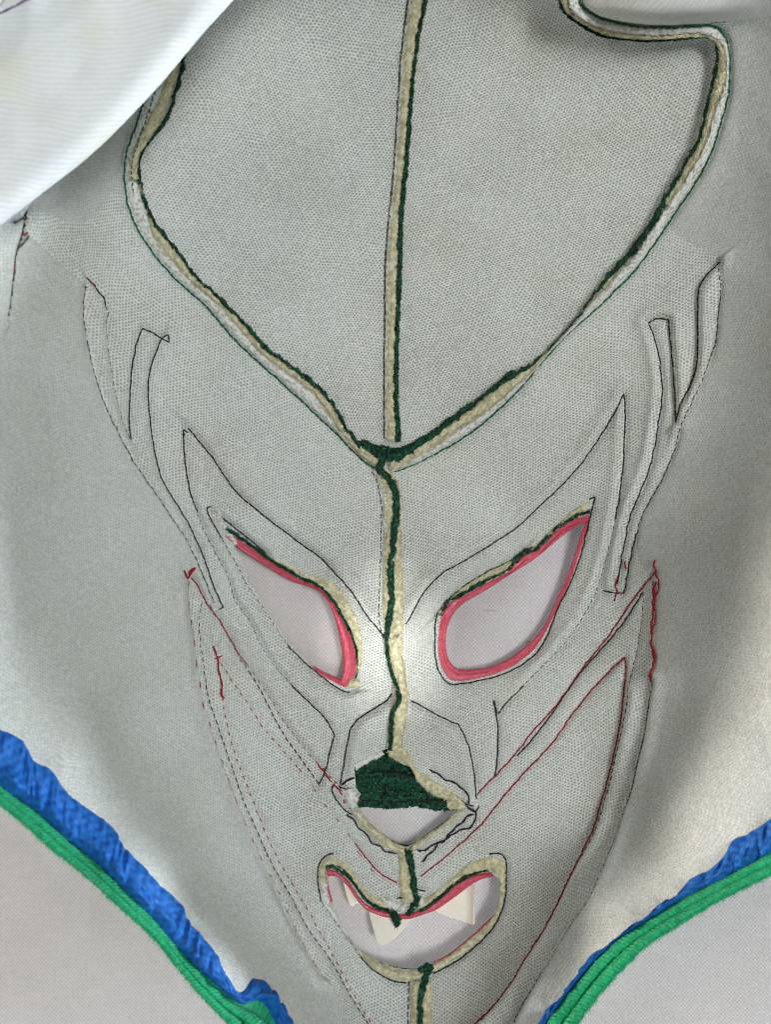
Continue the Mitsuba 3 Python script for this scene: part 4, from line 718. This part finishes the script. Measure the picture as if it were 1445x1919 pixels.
nose_fib = fibres(top_[k], np.tile([0, 0, 1.0], (len(k), 1)), rng.normal(0, 1, (len(k), 3)) * [1, .5, .4] + [0, 0, .35], rng.uniform(.4, 1.0, len(k)) * 8e-4, np.full(len(k), 8e-5))
NFK = put(M + 'nose_lining', join([thick(top_, fb, f), nose_fib]), 'green_pile', 30, label='dark green crushed cloth showing in the nose opening')
put(NFK + '__black_stitching', join([thread(crv('668,1502 700,1498 740,1500 790,1496 830,1499 862,1498'), .3, 9, .8, .6, rest=.2), thread(crv('690,1448 720,1446 760,1450 790,1458'), .3, 9, .7, .5, rest=-.1)]), 'black_thread')
put(M + 'nose_foam_edge', strip(crv('728,1400 742,1394 760,1400 768,1418 775,1434 800,1452 836,1474 866,1494'), crv('726,1410 738,1424 756,1430 772,1440 782,1462 812,1490 846,1500 862,1512'), 0, 1, 1.5, 1.6, 91, .4, fuzz=1.8), 'foam')
put(M + 'nose_foam_edge', strip(crv('650,1470 648,1490 654,1508 668,1530'), crv('662,1474 674,1488 668,1506 680,1524'), 0, 1, 1.8, 2.0, 92, .6, fuzz=3), 'ruff', label='frayed white lining at the left of the nose opening')
put(M + 'nose_foam_edge', strip(crv('660,1520 685,1552 715,1578 745,1597 768,1598'), crv('672,1513 692,1540 718,1564 748,1583 772,1584'), 0, 1, 1.3, 1.3, 93, .3, fuzz=1.5), 'foam')
put(M + 'nose_foam_edge', strip(crv('772,1592 800,1573 842,1543 866,1515'), crv('772,1584 800,1565 838,1537 860,1514'), 0, 1, .6, 1.0, 94, .3, fuzz=2), 'foam')
put(M + 'nose_foam_edge', strip(crv('664,1428 690,1416 716,1405'), crv('668,1440 692,1426 722,1414'), 0, 1, .9, 1.2, 95, .3, fuzz=1.5), 'ruff')
put(M + 'nose_foam_edge', strip(crv('838,1496 858,1494 872,1502'), crv('838,1510 856,1514 868,1512'), 0, 1, 1.6, 1.2, 96, .3, fuzz=1.5), 'foam')

# ------------------------------------------------------------------ mouth
lu = crv('612,1627 634,1634 655,1654 674,1682 695,1698 722,1707 752,1712 787,1705 822,1683 857,1654 887,1640 922,1634')
ll = crv('613,1640 634,1640 650,1654 668,1680 690,1702 722,1715 745,1718 767,1719 797,1709 817,1703 837,1690 862,1672 887,1653 922,1640')
put(M + 'upper_lip', lipband(offset_curve(lu, -1), offset_curve(ll, 3), [(-.1, -.6), (0, .3), (.15, .9), (.35, 1.2), (.55, 1.2), (.75, .9), (.92, .3), (1.0, -.4), (.98, -1.6), (.9, -3)]), 'pink_satin', label='glossy red rolled upper lip')
put(M + 'upper_lip', lipband(crv('606,1632 609,1660 618,1690'), crv('615,1634 616,1660 624,1688'), [(-.1, -.5), (.1, .2), (.5, .4), (.9, .1), (1, -.8), (.95, -3)]), 'pink_satin', label='thin red edge at the left mouth corner')
put(M + 'upper_lip', lipband(crv('926,1722 896,1752 848,1792 820,1806'), crv('920,1718 890,1748 842,1788 812,1803'), [(-.1, -.5), (.1, .1), (.5, .3), (.9, .1), (1, -.8), (.95, -3)]), 'pink_satin', label='thin red edge low at the right of the mouth')
put(M + 'mouth_foam_edge', strip(crv('596,1655 598,1622 610,1606 628,1603 650,1614 672,1648 696,1672 726,1688'), crv('611,1650 610,1630 616,1624 634,1630 656,1650 676,1678 698,1694 730,1704'), 0, 1, tab(0, 1, .3, 1.2, .6, .8, 1, 1.2), 1.4, 101, .3, fuzz=1.5), 'foam')
put(M + 'mouth_foam_edge', strip(crv('786,1688 812,1672 848,1644 884,1612 917,1605 937,1608 946,1622 946,1650'), crv('782,1706 820,1684 855,1654 887,1640 918,1633 930,1640 934,1648 937,1666'), 0, 1, 1.2, 1.4, 102, .3, fuzz=1.5), 'foam')
put(M + 'mouth_foam_edge', strip(crv('947,1650 946,1674 938,1706 920,1740 890,1768 858,1794 810,1822'), crv('935,1650 936,1680 924,1718 892,1750 842,1790 805,1808 790,1814'), 0, 1, tab(0, .8, .5, 1.0, .7, 1.3, 1, 1.2), 1.4, 103, .35, fuzz=1.5), 'foam')
put(M + 'mouth_foam_edge', strip(crv('810,1822 780,1836 750,1838 715,1826 680,1796 655,1762'), crv('795,1812 770,1817 738,1812 705,1800 680,1786 652,1752'), 0, 1, tab(0, 1.3, .5, 1.2, 1, .4), 1.4, 104, .35, fuzz=1.5), 'foam')
put(M + 'mouth_foam_edge', strip(crv('600,1650 604,1690 630,1730 655,1762'), crv('613,1655 616,1682 634,1720 652,1750'), 0, 1, .7, 1.4, 105, .35, fuzz=2), 'ruff')
put(M + 'mouth_foam_edge', strip(crv('715,1672 735,1684 760,1690 790,1676'), crv('722,1694 742,1704 765,1706 796,1690'), 0, 1, 1.5, 2.0, 106, .6, fuzz=3), 'ruff', label='frayed white tuft above the middle of the lip')
put(M + 'mouth_green_edge', join([pile(crv('611,1622 625,1620 640,1628 660,1648 682,1678 700,1693 730,1704'), [7, 10, 6, 3, 4, 5, 6], 1.3, 3, 107, 1.2), pile(crv('785,1704 822,1679 857,1650 887,1635 915,1629'), [2, 6, 8, 7, 2], 1.3, 3, 108, 1.4)]), 'green_pile')
put(M + 'mouth_green_edge', join([pile(crv('735,1704 742,1718 743,1732'), [12, 17, 4], 1.9, 5, 109, 2), pile(crv('782,1680 775,1694 762,1706'), [9, 12, 9], 1.9, 5, 110, 1.6)]), 'green_pile', label='ragged green tip hanging over the lip')
put(M + 'mouth_green_edge', pile(crv('788,1818 800,1812 812,1816'), [10, 16, 8], 1.9, 5, 111, 2), 'green_pile')

def tooth(name, pts, hgt, label):
    P = poly_of(crv(pts, 1.5))
    q, f = region(P, 1.5)
    a = np.array([[float(v) for v in w.split(',')] for w in pts.replace('|', ' ').split()])
    h = hgt(q) + .1 * (n01(q[:, 0] * .12, q[:, 1] * .12, 6) - .5)
    base = form(q); top = base + normal(q) * (h * 1e-3)[:, None]
    top[:, 2] = np.maximum(top[:, 2], .0014)
    bot = top - np.array([0, 0, .0009])
    put(M + name, thick(top, bot, flip_up(top, f)), 'tooth_cloth', 40, label=label)
tooth('fang', '642,1646 | 646,1662 656,1700 663,1705 | 668,1700 690,1704 | 700,1702 672,1680 642,1646', lambda q: -1.8 + 2.4 * np.clip((668 - q[:, 0]) / 22, 0, 1) ** 2 * 1.0 - .02 * (q[:, 1] - 1650), 'narrow cream cloth fang folded at the left of the lip')
tooth('fang', '688,1696 | 694,1722 706,1758 | 712,1765 724,1764 | 752,1746 780,1716 | 740,1708 688,1696', lambda q: -1.0 + .055 * (q[:, 1] - 1712) - 1.2 * ((q[:, 0] - 725) / 40) ** 2, 'cream cloth fang hanging from the middle of the lip')
tooth('fang', '810,1704 | 832,1716 866,1726 | 884,1731 891,1727 | 889,1690 888,1650 | 850,1668 810,1704', lambda q: -1.2 + 2.0 * np.clip((q[:, 0] - 872) / 16, 0, 1) ** 2 + .018 * (q[:, 1] - 1690), 'wide cream cloth fang with a curled edge at the right of the lip')

# ------------------------------------------------------------------ stitching
SPEC = {'black': ('black_thread', dict(r=.24, stitch=13, show=1, high=.14)), 'blackwavy': ('black_thread', dict(r=.30, stitch=15, show=1, high=.25, jitter=3.0)), 'blackbold': ('black_thread', dict(r=.36, stitch=14, show=1, high=.4)), 'faint': ('black_thread', dict(r=.17, stitch=13, show=.80, high=-.06, jitter=1.0)), 'whitedash': ('ruff', dict(r=.22, stitch=9, show=.55, high=.25, jitter=2.5)),
        'blackdash': ('black_thread', dict(r=.23, stitch=14, show=.70, high=.14)), 'redline': ('red_thread', dict(r=.24, stitch=13, show=1, high=.12)),
        'reddash': ('red_thread', dict(r=.20, stitch=17, show=.46, high=.10)), 'redrare': ('red_thread', dict(r=.17, stitch=38, show=.28, high=.05))}
for i, (kind, c, s) in enumerate(CURVES):
    bs, kw = SPEC[kind]
    put(M + ('red_stitching' if 'red' in kind else 'white_stitching' if kind == 'whitedash' else 'black_stitching'), thread(c, seed=i, **kw), bs)
for i, t in enumerate(WHITE):
    bs, kw = SPEC['whitedash']
    put(M + 'white_stitching', thread(crv(t), seed=40 + i, **kw), bs)
for i, t in enumerate(RED):
    put(M + 'red_thread_end', thread(crv(t), r=.34 if i in (0, 1, 4, 5, 6) else .26, stitch=20, show=1, high=.5, jitter=1.5, seed=90 + i), 'red_thread')
for c, o in ((SLo, 0), (SRo, 0)):
    put(M + 'green_stitching', thread(offset_curve(c, o), r=.30, stitch=13, show=.94, high=.3, rest=.6, seed=61), 'green_thread')
put(M + 'green_stitching', thread(offset_curve(resample(SLo, 500)[60:230], -9), r=.2, stitch=12, show=.7, high=1.6, seed=63), 'green_thread')
put(M + 'black_stitching', thread(offset_curve(C1l, 2), r=.22, stitch=14, show=.9, high=.2, seed=64), 'black_thread')
put(M + 'black_stitching', thread(offset_curve(C2l, 4), r=.16, stitch=14, show=.8, high=.1, seed=65), 'black_thread')
put(M + 'black_stitching', thread(offset_curve(C5l, 1), r=.2, stitch=14, show=.8, high=.15, seed=66), 'black_thread')

# ------------------------------------------------------------------ hem: gathered blue strip and two green cords on each side
def hem(A, B, O, G, seed):
    n = int(length(A) / 1.4)
    a, b = resample(A, n), resample(B, n)
    w = np.linspace(-.12, 1.1, 27)
    k = np.arange(n)
    L = length(A) * .19 * k / n
    P = a[:, None] + (b - a)[:, None] * w[None, :, None]
    prof = np.clip(1 - np.abs(2 * (w + .12) / 1.22 - 1) ** 2.6, 0, 1) ** .6
    gather = .15 + 1.15 * np.abs(np.sin(L / 4.3 + 2.5 * n01(L * .08, L * 0, seed))) ** .8
    fold = n01(L[:, None] * .55 + w * 1.5, w[None] * 1.4 + L[:, None] * 0, seed + 1)
    off = prof * (.8 + 2.4 * gather[:, None] * np.exp(-((w - .80) / .17) ** 2)[None] + 1.8 * fold) - .9 * (1 - prof)
    q = P.reshape(-1, 2)
    V = form(q) + normal(q) * (off.ravel() * 1e-3)[:, None]
    c = len(w)
    i, j = np.meshgrid(np.arange(n - 1), np.arange(c - 1), indexing='ij')
    o = (i * c + j).ravel()
    F = np.vstack([np.stack([o, o + 1, o + c], 1), np.stack([o + 1, o + c + 1, o + c], 1)])
    uv = np.stack([np.repeat(L, c), np.tile(w * 9, n)], -1)
    put(M + 'hem_strip', (V, flip_up(V, F)), 'blue_cloth', True, uv=uv, label='gathered blue hem strip along the left edge' if seed < 5 else 'gathered blue hem strip along the right edge')
    g0, g1 = resample(G, n), resample(O, n)
    back = [form(g0 + (g1 - g0) * u) + normal(g0) * -4e-4 for u in (-.5, .5, .98)]
    i, j = np.meshgrid(np.arange(n - 1), np.arange(2), indexing='ij'); o = (i * 3 + j).ravel()
    VB = np.stack(back, 1).reshape(-1, 3)
    put(M + 'hem_tape', (VB, flip_up(VB, np.vstack([np.stack([o, o + 1, o + 3], 1), np.stack([o + 1, o + 4, o + 3], 1)]))), 'green_cord', True, uv=np.stack([np.repeat(L, 3), np.tile([0., 2., 4.], n)], -1))
    for s_, (u, r_) in enumerate(((.25, .225), (.77, .215))):
        cc = g0 + (g1 - g0) * u
        base = form(cc)
        wid = np.linalg.norm(form(g1) - form(g0), axis=1)
        wid = np.convolve(np.pad(wid, 12, 'edge'), np.ones(25) / 25, 'valid')
        rr = r_ * wid * (1 + .08 * (n01(L * .5, L * 0 + s_, seed + 7) - .5))
        sides = 18
        v, f = tube(base + normal(cc) * (rr * .35 + 2e-4)[:, None], rr, sides)
        uv = np.stack([np.repeat(L, sides), np.tile(np.sin(np.arange(sides) * 2 * np.pi / sides) * 3.0, n)], -1)
        key = put(M + 'hem_cord', (v, f), 'green_cord', True, uv=uv)
        ii = rng.integers(1, n - 2, 3200 if s_ else 900)
        out = np.cross(np.gradient(base, axis=0)[ii], normal(cc)[ii]); out /= np.linalg.norm(out, axis=1, keepdims=True)
        sg_ = np.sign(np.einsum('ij,ij->i', out, (form(g1) - form(g0))[ii]))[:, None] * (1 if s_ else rng.choice([-1, 1], (len(ii), 1)))
        tang = np.gradient(base, axis=0)[ii]; tang /= np.linalg.norm(tang, axis=1, keepdims=True)
        root = base[ii] + normal(cc)[ii] * (rr[ii] * .35)[:, None] + out * sg_ * rr[ii][:, None] * .9 + normal(cc)[ii] * (rng.uniform(0, .5, (len(ii), 1)) * rr[ii][:, None])
        put(key + '__loose_fibres', fibres(root, normal(cc)[ii], out * sg_ * .5 + tang * 1.0 + rng.normal(0, .25, out.shape), rng.uniform(.7, 2.0, len(ii)) * 1e-3, np.full(len(ii), 9e-5)), 'green_cord', False, uv=None)
q, f = region(sg.Polygon([(425, 1850), (470, 1846), (520, 1852), (560, 1900), (600, 1985), (575, 2020), (500, 1945), (430, 1885)]), 3)
V = form(q) + normal(q) * (-.0030 + .001 * n01(q[:, 0] * .1, q[:, 1] * .1, 3))[:, None]
put(M + 'hem_backing', (V, flip_up(V, f)), 'green_cord', True, uv=cloth_uv(q), label='green cloth under the folded hem at the lower left')
hem(HLi, HLm, HLo, HLg, 2)
hem(HRi, HRm, HRo, HRm, 9)

# ------------------------------------------------------------------ back flap folded over the upper left
FLAP = """-128 1657 700;-296 1507 720;-419 1359 740;-475 1289 750;-535 1218 750;-597 1136 760;-674 1045 770;-778 936 780;-870 856 790;-933 799 800;-985 753 810;-1055 690 830;-1151 619 850"""
Epos = np.array([[float(v) for v in r.split()] for r in FLAP.split(';')]) * 1e-4
n = 240
tt = np.linspace(0, 1, n)
Epos = np.stack([CubicSpline(np.linspace(0, 1, len(Epos)), Epos[:, j])(tt) for j in range(3)], -1)
tang = np.gradient(Epos, axis=0); tang /= np.linalg.norm(tang, axis=1, keepdims=True)
back = np.cross([0, 0, 1.0], tang); back /= np.linalg.norm(back, axis=1, keepdims=True)
if back[:, 0].mean() > 0: back = -back
r0 = .0038
rows, us = [], []
for a in np.linspace(-math.pi * .5, math.pi / 2, 9):               # the fold itself
    rows.append(Epos - back * (r0 * math.cos(a) - r0) + np.array([0, 0, r0 * math.sin(a) - r0])); us.append(r0 * a)
under = [Epos + back * (r0 + .03 * w) + np.array([0, 0, -2 * r0 - .014 * w]) for w in (1.6, 1.0, .5, .2)]
L = np.linspace(0, 90, n)
for w in np.linspace(.02, 1, 60):
    hgt = .004 * math.sin(min(w, .5) * math.pi) - .010 * w * w
    wr = 1.8e-3 * (meshkit.fbm(np.stack([L * .06, np.full(n, w * 4), np.zeros(n)], -1), 3, 5) - .5) * min(1, w * 6) * 2
    rows.append(Epos + back * (r0 + .085 * w) + np.array([0, 0, 1.0]) * (hgt + wr)[:, None]); us.append(r0 * 1.57 + .085 * w)
rows = under + rows; us = [-.055, -.038, -.02, -.01] + us
V = np.stack(rows, 1).reshape(-1, 3); c = len(rows)
i, j = np.meshgrid(np.arange(n - 1), np.arange(c - 1), indexing='ij')
o = (i * c + j).ravel()
F = np.vstack([np.stack([o, o + 1, o + c], 1), np.stack([o + 1, o + c + 1, o + c], 1)])
arc = np.r_[0, np.cumsum(np.linalg.norm(np.diff(Epos, axis=0), axis=1))] * 1e3
uu, vv = np.repeat(arc, c), np.tile(np.array(us) * 1e3, n)
ang = math.radians(48)
uv = np.stack([uu * math.sin(ang) + vv * math.cos(ang), uu * math.cos(ang) - vv * math.sin(ang)], -1)
if np.cross(V[c] - V[0], V[40] - V[30])[2] < 0: pass
FK = put(M + 'back_flap', (V, F if np.cross(V[F[:, 1]] - V[F[:, 0]], V[F[:, 2]] - V[F[:, 0]])[:, 2].sum() > 0 else F[:, ::-1]), 'white_cloth', True, uv=uv, label='white back flap folded over at the upper left')
G = V.reshape(n, c, 3)
fw = np.clip(27 + (np.arange(n) - 80) * .205, 18, c - 2)
st = np.stack([[np.interp(fw[a], np.arange(c), G[a, :, j]) for a in range(n)] for j in range(3)], -1)
st[:, 2] += 1e-4
wave = np.abs(np.sin(np.arange(n) * .45)) ** .5
st[:, 2] += 2.2e-4 * wave - 1e-4
put(FK + '__purple_stitching', tube(st, 2.6e-4 * (.6 + .4 * wave)), 'purple_thread')

# ------------------------------------------------------------------ bits on the cloth
labels['lint_fibre'] = {'label': 'tiny dark fibre on the cloth inside the right eye opening', 'category': 'lint'}
c0 = np.array([[(987 - 722.5) * .19e-3, -(1202 - 959.5) * .19e-3, .0011], [(990 - 722.5) * .19e-3, -(1201 - 959.5) * .19e-3, .0014], [(993 - 722.5) * .19e-3, -(1202 - 959.5) * .19e-3, .0010]])
scene['lint_fibre'] = mikit.ply(tube(c0, 1.6e-4), 'black_thread', smooth=True)
c1 = np.array([[(906 + 5 * i - 722.5) * .19e-3, -(1143 + .4 * i - 959.5) * .19e-3, .0009 + 2e-4 * math.sin(i)] for i in range(7)])
scene['lint_fibre_001'] = mikit.ply(tube(c1, 2.2e-4 * np.sin(np.linspace(.25, 2.9, 7))), 'pale_fibre', smooth=True)
labels['lint_fibre_001'] = {'label': 'pale wisp of lint lying on the cloth seen through the right eye opening', 'category': 'lint'}
